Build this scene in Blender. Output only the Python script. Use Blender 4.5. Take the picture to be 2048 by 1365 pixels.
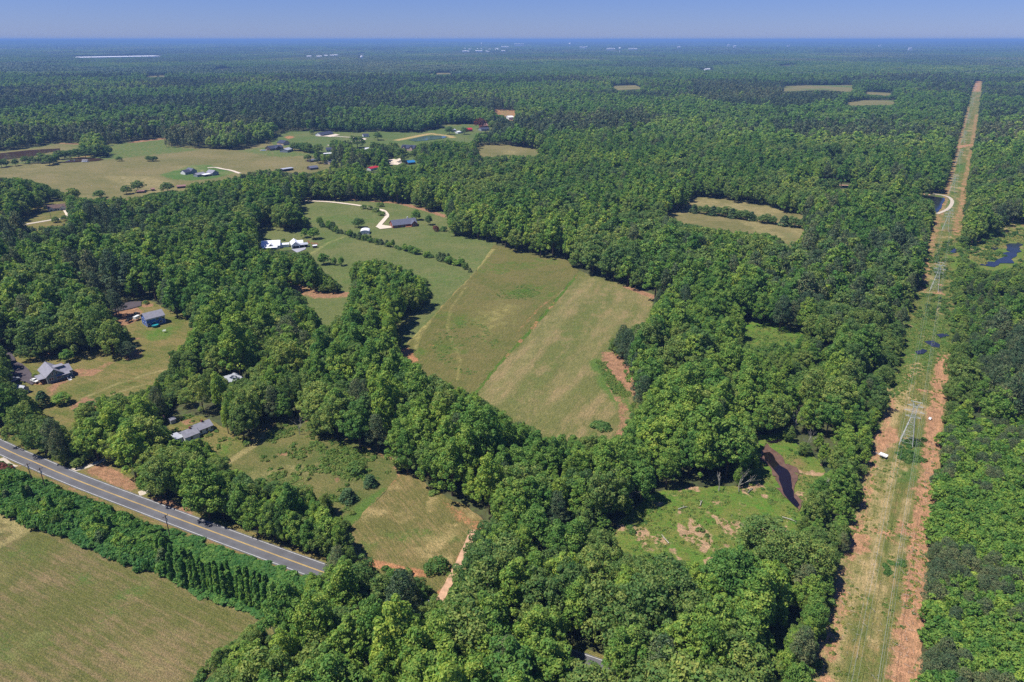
import bpy, math, random
import numpy as np
from mathutils import Vector, Matrix
from mathutils.geometry import delaunay_2d_cdt

for _o in list(bpy.data.objects):
    bpy.data.objects.remove(_o, do_unlink=True)
SC = bpy.context.scene
COL = SC.collection
R = math.radians

# ------------------------------------------------------------------ camera
FPX, CAMH = 1400.0, 160.0            # focal length in photo pixels, drone height in metres
PITCH = math.atan(603.0 / FPX)
CP, SP = math.cos(PITCH), math.sin(PITCH)
cam_data = bpy.data.cameras.new('camera')
cam_data.sensor_fit = 'HORIZONTAL'
cam_data.sensor_width = 36.0
cam_data.lens = 36.0 * FPX / 2048.0
cam_data.clip_start, cam_data.clip_end = 1.0, 200000.0
cam = bpy.data.objects.new('camera', cam_data)
COL.objects.link(cam)
cam.location = (0, 0, CAMH)
cam.rotation_euler = (math.pi / 2 - PITCH, 0, 0)
SC.camera = cam

# ------------------------------------------------------------------ sky, sun, exposure
SUN_EL = R(62)
SHD = Vector((0.965, 0.262, 0)).normalized()          # direction shadows fall on the ground
sun_dir = Vector((-SHD.x * math.cos(SUN_EL), -SHD.y * math.cos(SUN_EL), math.sin(SUN_EL)))  # towards the sun
W = bpy.data.worlds.new('World')
SC.world = W
W.use_nodes = True
wn = W.node_tree.nodes
wl = W.node_tree.links
for n in list(wn):
    wn.remove(n)
w_out = wn.new('ShaderNodeOutputWorld')
w_bg = wn.new('ShaderNodeBackground')
w_sky = wn.new('ShaderNodeTexSky')
w_sky.sky_type = 'NISHITA'
w_sky.sun_disc = False
w_sky.sun_elevation = SUN_EL
w_sky.sun_rotation = math.atan2(sun_dir.x, sun_dir.y)
w_sky.altitude = 300
w_sky.air_density = 1.0
w_sky.dust_density = 0.0
w_sky.ozone_density = 8.0
w_bg.inputs['Strength'].default_value = 0.069
w_tint = wn.new('ShaderNodeMix')
w_tint.data_type = 'RGBA'
w_tint.blend_type = 'MULTIPLY'
w_tint.inputs[0].default_value = 1.0
w_tint.inputs[7].default_value = (0.50, 0.58, 1.04, 1)
wl.new(w_sky.outputs[0], w_tint.inputs[6])
wl.new(w_tint.outputs[2], w_bg.inputs['Color'])
wl.new(w_bg.outputs[0], w_out.inputs['Surface'])

sun = bpy.data.lights.new('sun', 'SUN')
sun.energy = 4.2
sun.angle = R(0.5)
sun.color = (1.0, 0.95, 0.87)
sun_o = bpy.data.objects.new('sun', sun)
COL.objects.link(sun_o)
sun_o.rotation_euler = sun_dir.to_track_quat('Z', 'Y').to_euler()
sun_o.location = (-300, -80, 400)

SC.view_settings.view_transform = 'Standard'
SC.view_settings.look = 'None'
SC.view_settings.exposure = 0.55
SC.view_settings.gamma = 1.0
SC.view_settings.use_curve_mapping = False
SC.cycles.max_bounces = 4
SC.cycles.diffuse_bounces = 3
SC.cycles.glossy_bounces = 2
SC.cycles.transmission_bounces = 2
SC.cycles.transparent_max_bounces = 4
SC.cycles.volume_bounces = 0
SC.cycles.use_denoising = False

# ------------------------------------------------------------------ projection helpers
def at(x, y):
    """point of the flat ground seen at a photo pixel"""
    u, v = (x - 1024.0) / FPX, (y - 682.5) / FPX
    t = CAMH / (SP + v * CP)
    return Vector((u * t, (CP - v * SP) * t))

def ats(pts):
    return [tuple(at(*p)) for p in pts]

def proj(X, Y, Z):
    dz = Z - CAMH
    zc = np.maximum(Y * CP - dz * SP, 1e-3)
    yc = Y * SP + dz * CP
    return 1024.0 + FPX * X / zc, 682.5 - FPX * yc / zc

def hgt(x, y, ytop):
    g = at(x, y)
    lo, hi = 0.0, 80.0
    for _ in range(40):
        m = (lo + hi) / 2
        if proj(g.x, g.y, m)[1] > ytop:
            lo = m
        else:
            hi = m
    return lo

def pip(px, py, poly):
    """vectorised point in polygon"""
    c = np.zeros(px.shape, bool)
    xs = [p[0] for p in poly]
    ys = [p[1] for p in poly]
    box = (px >= min(xs)) & (px <= max(xs)) & (py >= min(ys)) & (py <= max(ys))
    if not box.any():
        return c
    qx, qy = px[box], py[box]
    k = np.zeros(qx.shape, bool)
    n = len(poly)
    for i in range(n):
        x1, y1 = poly[i]
        x2, y2 = poly[(i + 1) % n]
        if y1 == y2:
            continue
        cr = ((y1 > qy) != (y2 > qy)) & (qx < (x2 - x1) * (qy - y1) / (y2 - y1) + x1)
        k ^= cr
    c[box] = k
    return c

def segdist(X, Y, line, closed=False):
    d = np.full(X.shape, 1e9)
    n = len(line)
    for i in range(n if closed else n - 1):
        ax, ay = line[i][0], line[i][1]
        bx, by = line[(i + 1) % n][0], line[(i + 1) % n][1]
        vx, vy = bx - ax, by - ay
        L = vx * vx + vy * vy + 1e-9
        t = np.clip(((X - ax) * vx + (Y - ay) * vy) / L, 0, 1)
        d = np.minimum(d, np.hypot(X - ax - t * vx, Y - ay - t * vy))
    return d

_ng = np.random.default_rng(5)
_NT = _ng.random((256, 256))
def vnoise(X, Y, s, seed=0):
    """smooth value noise in 0..1 with feature size s metres"""
    x = np.asarray(X) / s + seed * 17.31
    y = np.asarray(Y) / s + seed * 9.77
    xi, yi = np.floor(x).astype(int), np.floor(y).astype(int)
    fx, fy = x - xi, y - yi
    fx, fy = fx * fx * (3 - 2 * fx), fy * fy * (3 - 2 * fy)
    a = _NT[xi & 255, yi & 255]
    b = _NT[(xi + 1) & 255, yi & 255]
    c = _NT[xi & 255, (yi + 1) & 255]
    d = _NT[(xi + 1) & 255, (yi + 1) & 255]
    return (a * (1 - fx) + b * fx) * (1 - fy) + (c * (1 - fx) + d * fx) * fy

def fbm(X, Y, s, seed=0):
    return (vnoise(X, Y, s, seed) * 0.55 + vnoise(X, Y, s / 2.1, seed + 3) * 0.28 + vnoise(X, Y, s / 4.3, seed + 7) * 0.17)

def terrain(X, Y):
    """flat where the photo shows the near land, low ridges far out"""
    r = np.hypot(X, Y)
    a = np.clip((r - 4500) / 9000, 0, 1)
    b = np.clip((r - 15000) / 12000, 0, 1)
    z = a * 34 * (fbm(X, Y, 2600, 2)) + b * 74 * np.clip(fbm(X, Y, 6000, 4) * 1.8 - 0.4, 0, 1)
    left = np.clip((-X / np.maximum(r, 1) + 0.12) / 0.6, 0, 1)
    z += b * left * 46 * np.clip(vnoise(X, Y, 5200, 9) * 1.3 - 0.1, 0, 1)
    return np.minimum(z, 138.0)

# ------------------------------------------------------------------ object helpers
def tag(o, label=None, cat=None, group=None, kind=None):
    if label: o['label'] = label
    if cat: o['category'] = cat
    if group: o['group'] = group
    if kind: o['kind'] = kind
    return o

def empty(name, loc=(0, 0, 0), rz=0.0):
    o = bpy.data.objects.new(name, None)
    o.empty_display_size = 1.0
    COL.objects.link(o)
    o.location = loc
    o.rotation_euler = (0, 0, rz)
    return o

def link(name, me, parent=None, loc=None, rz=0.0):
    o = bpy.data.objects.new(name, me)
    COL.objects.link(o)
    if parent: o.parent = parent
    if loc is not None: o.location = loc
    if rz: o.rotation_euler = (0, 0, rz)
    return o

class MB:
    """collects boxes, prisms and tubes into one mesh"""
    def __init__(s):
        s.v, s.f = [], []
    def add(s, vs, fs):
        b = len(s.v)
        s.v += [tuple(v) for v in vs]
        s.f += [tuple(b + i for i in f) for f in fs]
        return s
    def box(s, x0, x1, y0, y1, z0, z1):
        return s.add([(x0, y0, z0), (x1, y0, z0), (x1, y1, z0), (x0, y1, z0), (x0, y0, z1), (x1, y0, z1), (x1, y1, z1), (x0, y1, z1)],
                     [(3, 2, 1, 0), (4, 5, 6, 7), (0, 1, 5, 4), (1, 2, 6, 5), (2, 3, 7, 6), (3, 0, 4, 7)])
    def prism(s, poly, axis, a, b):
        """extrude a 2D outline along axis: 'x' -> outline (y,z); 'y' -> (x,z); 'z' -> (x,y)"""
        n = len(poly)
        def mk(p, t):
            return {'x': (t, p[0], p[1]), 'y': (p[0], t, p[1]), 'z': (p[0], p[1], t)}[axis]
        vs = [mk(p, a) for p in poly] + [mk(p, b) for p in poly]
        fs = [tuple(range(n - 1, -1, -1)), tuple(range(n, 2 * n))]
        fs += [(i, (i + 1) % n, n + (i + 1) % n, n + i) for i in range(n)]
        return s.add(vs, fs)
    def tube(s, pts, rad, n=6):
        pts = [Vector(p) for p in pts]
        rad = rad if isinstance(rad, (list, tuple)) else [rad] * len(pts)
        vs, fs = [], []
        for i, p in enumerate(pts):
            d = (pts[min(i + 1, len(pts) - 1)] - pts[max(i - 1, 0)]).normalized()
            a = d.orthogonal().normalized() if abs(d.z) < 0.9 else Vector((1, 0, 0)).cross(d).normalized()
            b = d.cross(a)
            for k in range(n):
                t = 2 * math.pi * k / n
                vs.append(p + (a * math.cos(t) + b * math.sin(t)) * rad[i])
        for i in range(len(pts) - 1):
            for k in range(n):
                fs.append((i * n + k, i * n + (k + 1) % n, (i + 1) * n + (k + 1) % n, (i + 1) * n + k))
        fs.append(tuple(range(n - 1, -1, -1)))
        fs.append(tuple((len(pts) - 1) * n + k for k in range(n)))
        return s.add(vs, fs)
    def bar(s, a, b, w):
        return s.tube([a, b], w, 4)
    def mesh(s, name, mat):
        me = bpy.data.meshes.new(name)
        me.from_pydata(s.v, [], s.f)
        if mat: me.materials.append(mat)
        me.update()
        return me
    def build(s, name, mat, parent=None, loc=None, rz=0.0):
        return link(name, s.mesh(name, mat), parent, loc, rz)

# ------------------------------------------------------------------ materials
def lin(r, g, b, k=1.0):
    f = lambda c: (c / 255 / 12.92 if c / 255 <= 0.04045 else ((c / 255 + 0.055) / 1.055) ** 2.4)
    return (f(r) * k, f(g) * k, f(b) * k, 1.0)

class NT:
    def __init__(s, name):
        s.m = bpy.data.materials.new(name)
        s.m.use_nodes = True
        s.t = s.m.node_tree
        s.n, s.l = s.t.nodes, s.t.links
        s.b = s.n['Principled BSDF']
        s.out = s.n['Material Output']
        s.b.inputs['Roughness'].default_value = 0.9
        s.b.inputs['Specular IOR Level'].default_value = 0.2
    def lk(s, a, b):
        s.l.new(a, b)
    def put(s, sock, v):
        if hasattr(v, 'links') or hasattr(v, 'is_linked'):
            s.l.new(v, sock)
        else:
            sock.default_value = v
    def coord(s, rot=0.0, scale=(1, 1, 1)):
        g = s.n.new('ShaderNodeNewGeometry')
        mp = s.n.new('ShaderNodeMapping')
        mp.inputs['Rotation'].default_value = (0, 0, rot)
        s.lk(g.outputs['Position'], mp.inputs['Vector'])
        if tuple(scale) == (1, 1, 1):
            return mp.outputs[0]
        m2 = s.n.new('ShaderNodeMapping')          # turn first, then stretch
        m2.inputs['Scale'].default_value = scale
        s.lk(mp.outputs[0], m2.inputs['Vector'])
        return m2.outputs[0]
    def obj_coord(s, scale=(1, 1, 1)):
        g = s.n.new('ShaderNodeTexCoord')
        mp = s.n.new('ShaderNodeMapping')
        mp.inputs['Scale'].default_value = scale
        s.lk(g.outputs['Object'], mp.inputs['Vector'])
        return mp.outputs[0]
    def noise(s, vec, scale, detail=3.0, rough=0.55, dist=0.0):
        n = s.n.new('ShaderNodeTexNoise')
        n.inputs['Scale'].default_value = scale
        n.inputs['Detail'].default_value = detail
        n.inputs['Roughness'].default_value = rough
        n.inputs['Distortion'].default_value = dist
        s.lk(vec, n.inputs['Vector'])
        return n.outputs['Fac']
    def ramp(s, fac, lo, hi, a=0.0, b=1.0):
        n = s.n.new('ShaderNodeMapRange')
        n.interpolation_type = 'SMOOTHSTEP'
        s.put(n.inputs[0], fac)
        n.inputs[1].default_value, n.inputs[2].default_value = lo, hi
        n.inputs[3].default_value, n.inputs[4].default_value = a, b
        return n.outputs[0]
    def math(s, op, a, b=0.0, clamp=False):
        n = s.n.new('ShaderNodeMath')
        n.operation = op
        n.use_clamp = clamp
        s.put(n.inputs[0], a)
        s.put(n.inputs[1], b)
        return n.outputs[0]
    def mix(s, fac, a, b, mode='MIX'):
        n = s.n.new('ShaderNodeMix')
        n.data_type = 'RGBA'
        n.blend_type = mode
        s.put(n.inputs[0], fac)
        s.put(n.inputs[6], a)
        s.put(n.inputs[7], b)
        return n.outputs[2]
    def attr(s, name, kind='GEOMETRY'):
        n = s.n.new('ShaderNodeAttribute')
        n.attribute_name = name
        n.attribute_type = kind
        return n
    def sep(s, c):
        n = s.n.new('ShaderNodeSeparateColor')
        s.lk(c, n.inputs[0])
        return n.outputs
    def bump(s, h, strength=0.4, dist=0.1):
        n = s.n.new('ShaderNodeBump')
        n.inputs['Strength'].default_value = strength
        n.inputs['Distance'].default_value = dist
        s.lk(h, n.inputs['Height'])
        s.lk(n.outputs[0], s.b.inputs['Normal'])
    def base(s, c):
        s.put(s.b.inputs['Base Color'], c)

def simple_mat(name, col, rough=0.8, var=0.18, scale=0.7, spec=0.25, metal=0.0, obj=False):
    k = NT(name)
    v = k.obj_coord() if obj else k.coord()
    n = k.noise(v, scale, 4, 0.6)
    n2 = k.noise(v, scale * 6, 2, 0.5)
    f = k.math('ADD', k.math('MULTIPLY', n, 0.7), k.math('MULTIPLY', n2, 0.3))
    lo = tuple(c * (1 - var) for c in col[:3]) + (1,)
    hi = tuple(min(c * (1 + var), 1) for c in col[:3]) + (1,)
    k.base(k.mix(k.ramp(f, 0.3, 0.7), lo, hi))
    k.b.inputs['Roughness'].default_value = rough
    k.b.inputs['Specular IOR Level'].default_value = spec
    k.b.inputs['Metallic'].default_value = metal
    return k.m

def field_mat(name, dry, green, dirt, lush, straw, rot=0.0, mow=4.0, mow_s=0.25, big=40.0, bias=0.0, tuft=0.3):
    """grass land: dry/green drift, mowing lines, mask colour = (dirt, lush, straw)"""
    k = NT(name)
    v = k.coord()
    nb = k.noise(v, 1 / big, 4, 0.6, 0.3)
    nm = k.noise(v, 1 / 6.0, 4, 0.62)
    nf = k.noise(v, 1 / 1.1, 3, 0.65)
    vs = k.coord(rot, (0.035, 1 / mow * 2.0, 1))
    st = k.noise(vs, 1.0, 3, 0.6)
    sf = k.noise(k.coord(rot, (0.22, 1.9, 1)), 1.0, 4, 0.7)
    f = k.math('ADD', k.math('MULTIPLY', nb, 0.55), k.math('MULTIPLY', nm, 0.30))
    f = k.math('ADD', f, k.math('MULTIPLY', nf, 0.15 + tuft * 0.3))
    f = k.math('ADD', f, k.math('MULTIPLY', k.math('SUBTRACT', st, 0.5), mow_s))
    f = k.math('ADD', f, bias - tuft * 0.15)
    c = k.mix(k.ramp(f, 0.36, 0.64), dry, green)
    a = k.attr('mask')
    mr, mg, mb = k.sep(a.outputs['Color'])[:3]
    jit = k.math('ADD', k.math('MULTIPLY', k.math('SUBTRACT', nm, 0.5), 1.5), k.math('MULTIPLY', k.math('SUBTRACT', nf, 0.5), 1.1))
    jit2 = k.math('ADD', jit, k.math('MULTIPLY', k.math('SUBTRACT', st, 0.5), 0.5))
    c = k.mix(k.ramp(k.math('ADD', mg, k.math('MULTIPLY', jit, k.math('MULTIPLY', k.math('MINIMUM', mg, 0.5), 2.0))), 0.15, 0.95), c, lush)
    c = k.mix(k.ramp(k.math('ADD', mb, k.math('MULTIPLY', jit2, k.math('MULTIPLY', k.math('MINIMUM', mb, 0.5), 2.0))), 0.15, 0.95), c, straw)
    dn = k.noise(v, 0.35, 4, 0.65)
    dcol = k.mix(k.ramp(dn, 0.3, 0.7), tuple(x * 0.72 for x in dirt[:3]) + (1,), tuple(x * 1.15 for x in dirt[:3]) + (1,))
    c = k.mix(k.ramp(k.math('ADD', mr, k.math('MULTIPLY', jit, k.math('MULTIPLY', k.math('MINIMUM', mr, 0.5), 2.0))), 0.3, 0.7), c, dcol)
    nff = k.noise(v, 2.6, 2, 0.6)
    c = k.mix(1.0, c, k.mix(k.ramp(nff, 0.25, 0.75), (0.50, 0.56, 0.50, 1), (1.34, 1.30, 1.25, 1)), 'MULTIPLY')
    c = k.mix(1.0, c, k.mix(k.ramp(sf, 0.3, 0.7), (0.76, 0.82, 0.76, 1), (1.20, 1.16, 1.12, 1)), 'MULTIPLY')
    vc = k.noise(v, 0.75, 3, 0.7)
    c = k.mix(k.ramp(vc, 0.62, 0.74, 0, 0.55), c, tuple(x * 0.55 for x in green[:3]) + (1,))
    c = k.mix(k.ramp(k.noise(v, 0.52, 3, 0.7), 0.64, 0.76, 0, 0.6), c, straw)
    k.base(c)
    k.bump(k.math('ADD', nf, nff), 0.9, 0.45)
    k.b.inputs['Roughness'].default_value = 1.0
    k.b.inputs['Specular IOR Level'].default_value = 0.05
    return k.m

def leaf_mat(name, ca, cb, trans=0.38, var=0.34):
    """foliage: two greens mixed by the plant's own tint, every leaf spray a little different"""
    k = NT(name)
    t = k.attr('tint', 'INSTANCER')
    sh = k.attr('shade')
    c = k.mix(t.outputs['Fac'], ca, cb)
    lo = 1 - var
    m = k.ramp(sh.outputs['Fac'], 0.0, 1.0, lo, 1 + var)
    mul = k.n.new('ShaderNodeCombineColor')
    k.lk(k.math('MULTIPLY', m, m), mul.inputs[0])
    k.lk(m, mul.inputs[1])
    k.lk(m, mul.inputs[2])
    c = k.mix(1.0, c, mul.outputs[0], 'MULTIPLY')
    k.base(c)
    k.b.inputs['Roughness'].default_value = 0.65
    k.b.inputs['Specular IOR Level'].default_value = 0.18
    if trans > 0:
        tr = k.n.new('ShaderNodeBsdfTranslucent')
        k.lk(k.mix(1.0, c, (1.15, 1.1, 0.5, 1), 'MULTIPLY'), tr.inputs['Color'])
        mx = k.n.new('ShaderNodeMixShader')
        mx.inputs[0].default_value = trans
        k.lk(k.b.outputs[0], mx.inputs[1])
        k.lk(tr.outputs[0], mx.inputs[2])
        k.lk(mx.outputs[0], k.out.inputs['Surface'])
    return k.m

def water_mat(name, col, rough=0.08):
    k = NT(name)
    v = k.coord()
    n = k.noise(v, 0.08, 3, 0.6)
    k.base(k.mix(k.ramp(n, 0.35, 0.65), tuple(c * 0.7 for c in col[:3]) + (1,), col))
    k.b.inputs['Roughness'].default_value = rough
    k.b.inputs['Specular IOR Level'].default_value = 0.5
    k.bump(k.noise(v, 1.2, 2, 0.5), 0.08, 0.05)
    return k.m

def asphalt_mat(name, col=(0.135, 0.135, 0.145, 1)):
    k = NT(name)
    v = k.coord()
    n = k.noise(v, 0.15, 4, 0.6)
    f = k.noise(v, 3.0, 3, 0.6)
    c = k.mix(k.ramp(n, 0.3, 0.7), tuple(x * 0.82 for x in col[:3]) + (1,), tuple(x * 1.15 for x in col[:3]) + (1,))
    c = k.mix(k.ramp(f, 0.35, 0.7, 0, 0.35), c, tuple(x * 0.6 for x in col[:3]) + (1,))
    a = k.attr('lane')
    c = k.mix(k.math('MULTIPLY', a.outputs['Fac'], 0.35), c, tuple(x * 0.62 for x in col[:3]) + (1,))
    k.base(c)
    k.b.inputs['Roughness'].default_value = 0.85
    return k.m

M = {}
M['bark'] = simple_mat('bark', lin(96, 82, 70, 0.8), 0.95, 0.3, 1.5)
M['snag'] = simple_mat('weathered_wood', lin(176, 170, 160, 0.9), 0.9, 0.2, 1.5)
LK = 1.95
M['oak'] = leaf_mat('oak_leaves', lin(70, 95, 51, LK), lin(103, 119, 58, LK))
M['poplar'] = leaf_mat('poplar_leaves', lin(74, 105, 49, LK), lin(111, 131, 55, LK))
M['pine'] = leaf_mat('pine_needles', lin(58, 76, 52, LK), lin(88, 96, 62, LK), 0.1)
M['cedar'] = leaf_mat('cedar_leaves', lin(54, 76, 46, LK), lin(82, 96, 56, LK), 0.1)
M['young'] = leaf_mat('sapling_leaves', lin(72, 103, 46, LK), lin(104, 127, 52, LK))
M['shrub'] = leaf_mat('shrub_leaves', lin(72, 104, 50, 1.45), lin(108, 126, 62, 1.45))
M['kudzu'] = leaf_mat('vine_leaves', lin(58, 92, 44, LK), lin(88, 118, 52, LK))
M['weed'] = leaf_mat('weed_leaves', lin(88, 120, 54, 1.35), lin(142, 142, 82, 1.35))
M['red'] = leaf_mat('red_leaves', lin(112, 70, 62, 1.0), lin(132, 86, 72, 1.0))
# ------------------------------------------------------------------ ground sheet to the horizon
def build_ground():
    k = NT('forest_floor')
    v = k.coord()
    n = k.noise(v, 0.02, 4, 0.6)
    n2 = k.noise(v, 0.4, 4, 0.65)
    c = k.mix(k.ramp(n2, 0.3, 0.7), lin(66, 62, 44), lin(84, 94, 54))
    c = k.mix(k.ramp(n, 0.45, 0.7), c, lin(58, 74, 44))
    k.base(c)
    k.bump(n2, 0.5, 0.3)
    rings = [60, 400, 1500, 3000, 4500] + list(np.geomspace(5200, 70000, 46))
    A = 220
    V, Fc = [(0, 0, 0)], []
    for r in rings:
        a = np.linspace(0, 2 * math.pi, A, endpoint=False)
        X, Y = r * np.cos(a), r * np.sin(a)
        Z = terrain(X, Y)
        V += list(zip(X, Y, Z))
    for j in range(A):
        Fc.append((0, 1 + j, 1 + (j + 1) % A))
    for i in range(len(rings) - 1):
        b, c2 = 1 + i * A, 1 + (i + 1) * A
        for j in range(A):
            Fc.append((b + j, c2 + j, c2 + (j + 1) % A, b + (j + 1) % A))
    me = bpy.data.meshes.new('ground')
    me.from_pydata(V, [], Fc)
    me.materials.append(k.m)
    o = link('ground', me)
    tag(o, 'dark leaf littered woodland ground reaching to the horizon', 'ground', kind='structure')
build_ground()

_zlay = [0.05]
def next_z():
    _zlay[0] += 0.012
    return _zlay[0]

def sheet(name, poly, mat, step=2.0, feats=(), jitter=0.5, label=None, z=None, cat=None, kind='structure', soft_px=True):
    """a flat piece of land with an uneven outline; poly in photo pixels on the ground"""
    P = [Vector(p) for p in ats(poly)]
    ring = []
    n = len(P)
    for i in range(n):
        a, b = P[i], P[(i + 1) % n]
        L = (b - a).length
        m = max(1, int(L / (step * 1.6)))
        for j in range(m):
            ring.append(a + (b - a) * (j / m))
    rx = np.array([p.x for p in ring]); ry = np.array([p.y for p in ring])
    rx = rx + (vnoise(rx, ry, step * 3, 1) - 0.5) * jitter * 3 + (vnoise(rx, ry, step * 1.3, 4) - 0.5) * jitter * 1.6
    ry = ry + (vnoise(rx, ry, step * 3, 2) - 0.5) * jitter * 3 + (vnoise(rx, ry, step * 1.3, 5) - 0.5) * jitter * 1.6
    ringp = list(zip(rx, ry))
    ex, ey = np.roll(rx, -1), np.roll(ry, -1)
    GX, GY = [], []
    for ri, yy in enumerate(np.arange(ry.min() + step * 0.3, ry.max(), step)):
        cr_ = (ry > yy) != (ey > yy)
        xc = np.sort(rx[cr_] + (yy - ry[cr_]) * (ex[cr_] - rx[cr_]) / (ey[cr_] - ry[cr_]))
        for a_, b_ in zip(xc[0::2], xc[1::2]):
            xs_ = np.arange(math.ceil(a_ / step), math.floor(b_ / step) + 1) * step + (ri % 2) * step * 0.5
            xs_ = xs_[(xs_ > a_) & (xs_ < b_)]
            GX.append(xs_); GY.append(np.full(len(xs_), yy))
    gx, gy = (np.concatenate(GX), np.concatenate(GY)) if GX else (np.zeros(0), np.zeros(0))
    if len(gx):
        d = segdist(gx, gy, ringp, True)
        gx, gy = gx[d > step * 0.45], gy[d > step * 0.45]
    co = [Vector(p) for p in ringp] + [Vector((x, y)) for x, y in zip(gx, gy)]
    nr = len(ringp)
    res = delaunay_2d_cdt(co, [], [list(range(nr))], 1, 1e-4)
    vs, fs = res[0], res[2]
    z = next_z() if z is None else z
    me = bpy.data.meshes.new(name)
    me.from_pydata([(p[0], p[1], z) for p in vs], [], [tuple(f) for f in fs])
    me.materials.append(mat)
    X = np.array([p[0] for p in vs]); Y = np.array([p[1] for p in vs])
    mask = np.zeros((len(vs), 4), np.float32)
    mask[:, 3] = 1
    for f in feats:
        ch = 'RGB'.index(f[0])
        if f[1] == 'line':
            d = segdist(X, Y, ats(f[2]))
            w = np.clip(1 - (d - f[3] / 2) / (f[3] * 0.6 + step * 0.6), 0, 1) * f[4]
        elif f[1] == 'poly':
            pl = ats(f[2])
            d = segdist(X, Y, pl, True)
            ins = pip(X, Y, pl)
            d = np.where(ins, -d, d)
            w = np.clip(0.5 - d / (2 * f[3]), 0, 1) * f[4]
        elif f[1] == 'edge':
            d = segdist(X, Y, ringp, True)
            w = np.clip(1 - d / f[3], 0, 1) * f[4]
        elif f[1] == 'noise':
            w = np.clip((fbm(X, Y, f[3], f[2]) - f[5]) * 6, 0, 1) * f[4]
        mask[:, ch] = np.maximum(mask[:, ch], w)
    at_ = me.attributes.new('mask', 'FLOAT_COLOR', 'POINT')
    at_.data.foreach_set('color', mask.ravel())
    o = link(name, me)
    tag(o, label, cat, kind=kind)
    return o

def ribbon(name, line, width, mat, z=None, label=None, cat=None, kind='structure', step=2.0, wob=0.15, world=False, feather=0, parent=None, h=0.0):
    """a track or road laid along a line; every step has an attribute for wheel paths"""
    P = [Vector(p) for p in (line if world else ats(line))]
    pts = []
    n = len(P)
    def cr(p0, p1, p2, p3, t):
        return 0.5 * ((2 * p1) + (p2 - p0) * t + (2 * p0 - 5 * p1 + 4 * p2 - p3) * t * t + (3 * p1 - p0 - 3 * p2 + p3) * t ** 3)
    for i in range(n - 1):
        a, b = P[i], P[i + 1]
        m = max(1, int((b - a).length / step))
        for j in range(m):
            pts.append(cr(P[max(i - 1, 0)], a, b, P[min(i + 2, n - 1)], j / m))
    pts.append(P[-1])
    z = next_z() if z is None else z
    fr = [-0.5, -0.36, -0.25, -0.12, 0, 0.12, 0.25, 0.36, 0.5]
    lane = [0, 0.2, 1, 0.2, 0, 0.2, 1, 0.2, 0]
    V, Fc, Ln, Mk = [], [], [], []
    for i, p in enumerate(pts):
        d = (pts[min(i + 1, len(pts) - 1)] - pts[max(i - 1, 0)]).normalized()
        nrm = Vector((-d.y, d.x))
        for q, lv in zip(fr, lane):
            w = width
            j = wob * (vnoise(np.array(p.x + q * 30), np.array(p.y), 2.5, 3) - 0.5) * 2 if abs(q) == 0.5 else 0
            pp = p + nrm * (q * w + float(j))
            V.append((pp.x, pp.y, z))
            Ln.append(lv)
    m = len(fr)
    for i in range(len(pts) - 1):
        for k in range(m - 1):
            Fc.append((i * m + k, i * m + k + 1, (i + 1) * m + k + 1, (i + 1) * m + k))
    me = bpy.data.meshes.new(name)
    me.from_pydata(V, [], Fc)
    me.materials.append(mat)
    a = me.attributes.new('lane', 'FLOAT', 'POINT')
    a.data.foreach_set('value', np.array(Ln, np.float32))
    o = link(name, me, parent)
    if parent is None:
        tag(o, label, cat, kind=kind)
    return o, pts

# ------------------------------------------------------------------ where the photo shows open ground (pixels)
O_F1 = [(-700, 800), (-200, 960), (0, 1027), (60, 1056), (113, 1069), (204, 1107), (272, 1135), (340, 1159), (377, 1186), (441, 1205), (490, 1225), (521, 1239), (483, 1261), (457, 1280), (423, 1303), (415, 1333), (377, 1344), (372, 1365), (330, 1500), (200, 1800), (-700, 1800)]
O_F2 = [(447, 930), (480, 905), (530, 875), (560, 850), (600, 848), (640, 878), (690, 886), (722, 905), (760, 918), (780, 950), (750, 990), (715, 1040), (700, 1046), (680, 1028), (657, 993), (619, 975), (543, 960), (468, 940)]
O_F3 = [(799, 959), (832, 961), (865, 990), (890, 999), (915, 1019), (956, 1044), (946, 1073), (931, 1098), (927, 1119), (915, 1144), (880, 1199), (872, 1199), (860, 1150), (815, 1137), (774, 1131), (745, 1123), (715, 1119), (700, 1046), (720, 1010), (770, 984)]
O_YARD = [(10, 706), (30, 706), (75, 716), (114, 715), (165, 708), (234, 711), (250, 712), (256, 689), (264, 678), (256, 656), (231, 649), (214, 640), (220, 616), (240, 603), (284, 600), (288, 612), (322, 608), (342, 634), (385, 644), (381, 664), (363, 689), (333, 704), (341, 733), (308, 752), (304, 770), (278, 781), (216, 790), (147, 807), (147, 840), (136, 865), (121, 847), (92, 829), (70, 810), (55, 795), (28, 772), (22, 762), (33, 748), (18, 719)]
O_OLD = [(332, 848), (345, 832), (400, 830), (418, 830), (436, 848), (450, 866), (490, 878), (478, 890), (455, 915), (432, 905), (418, 885), (396, 878), (350, 872), (336, 862)]
O_SHED = [(446, 748), (478, 733), (493, 753), (459, 768)]
O_FARM = [(0, 337), (82, 329), (120, 330), (120, 317), (180, 311), (205, 317), (224, 305), (212, 291), (267, 284), (335, 276), (326, 279), (328, 295), (410, 298), (472, 301), (513, 293), (540, 284), (560, 280), (590, 284), (590, 305), (615, 306), (640, 312), (612, 318), (618, 330), (650, 330), (690, 326), (690, 332), (655, 336), (640, 342), (615, 343), (590, 344), (565, 343), (560, 336), (496, 342), (478, 349), (434, 359), (379, 366), (372, 378), (340, 380), (310, 384), (285, 388), (262, 394), (239, 392), (219, 394), (185, 396), (167, 394), (130, 387), (96, 367), (34, 355), (0, 354), (-300, 350), (-300, 340)]
O_POND = [(-300, 320), (0, 303), (60, 297), (112, 287), (158, 288), (160, 294), (120, 303), (80, 316), (0, 327), (-300, 340)]
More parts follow.
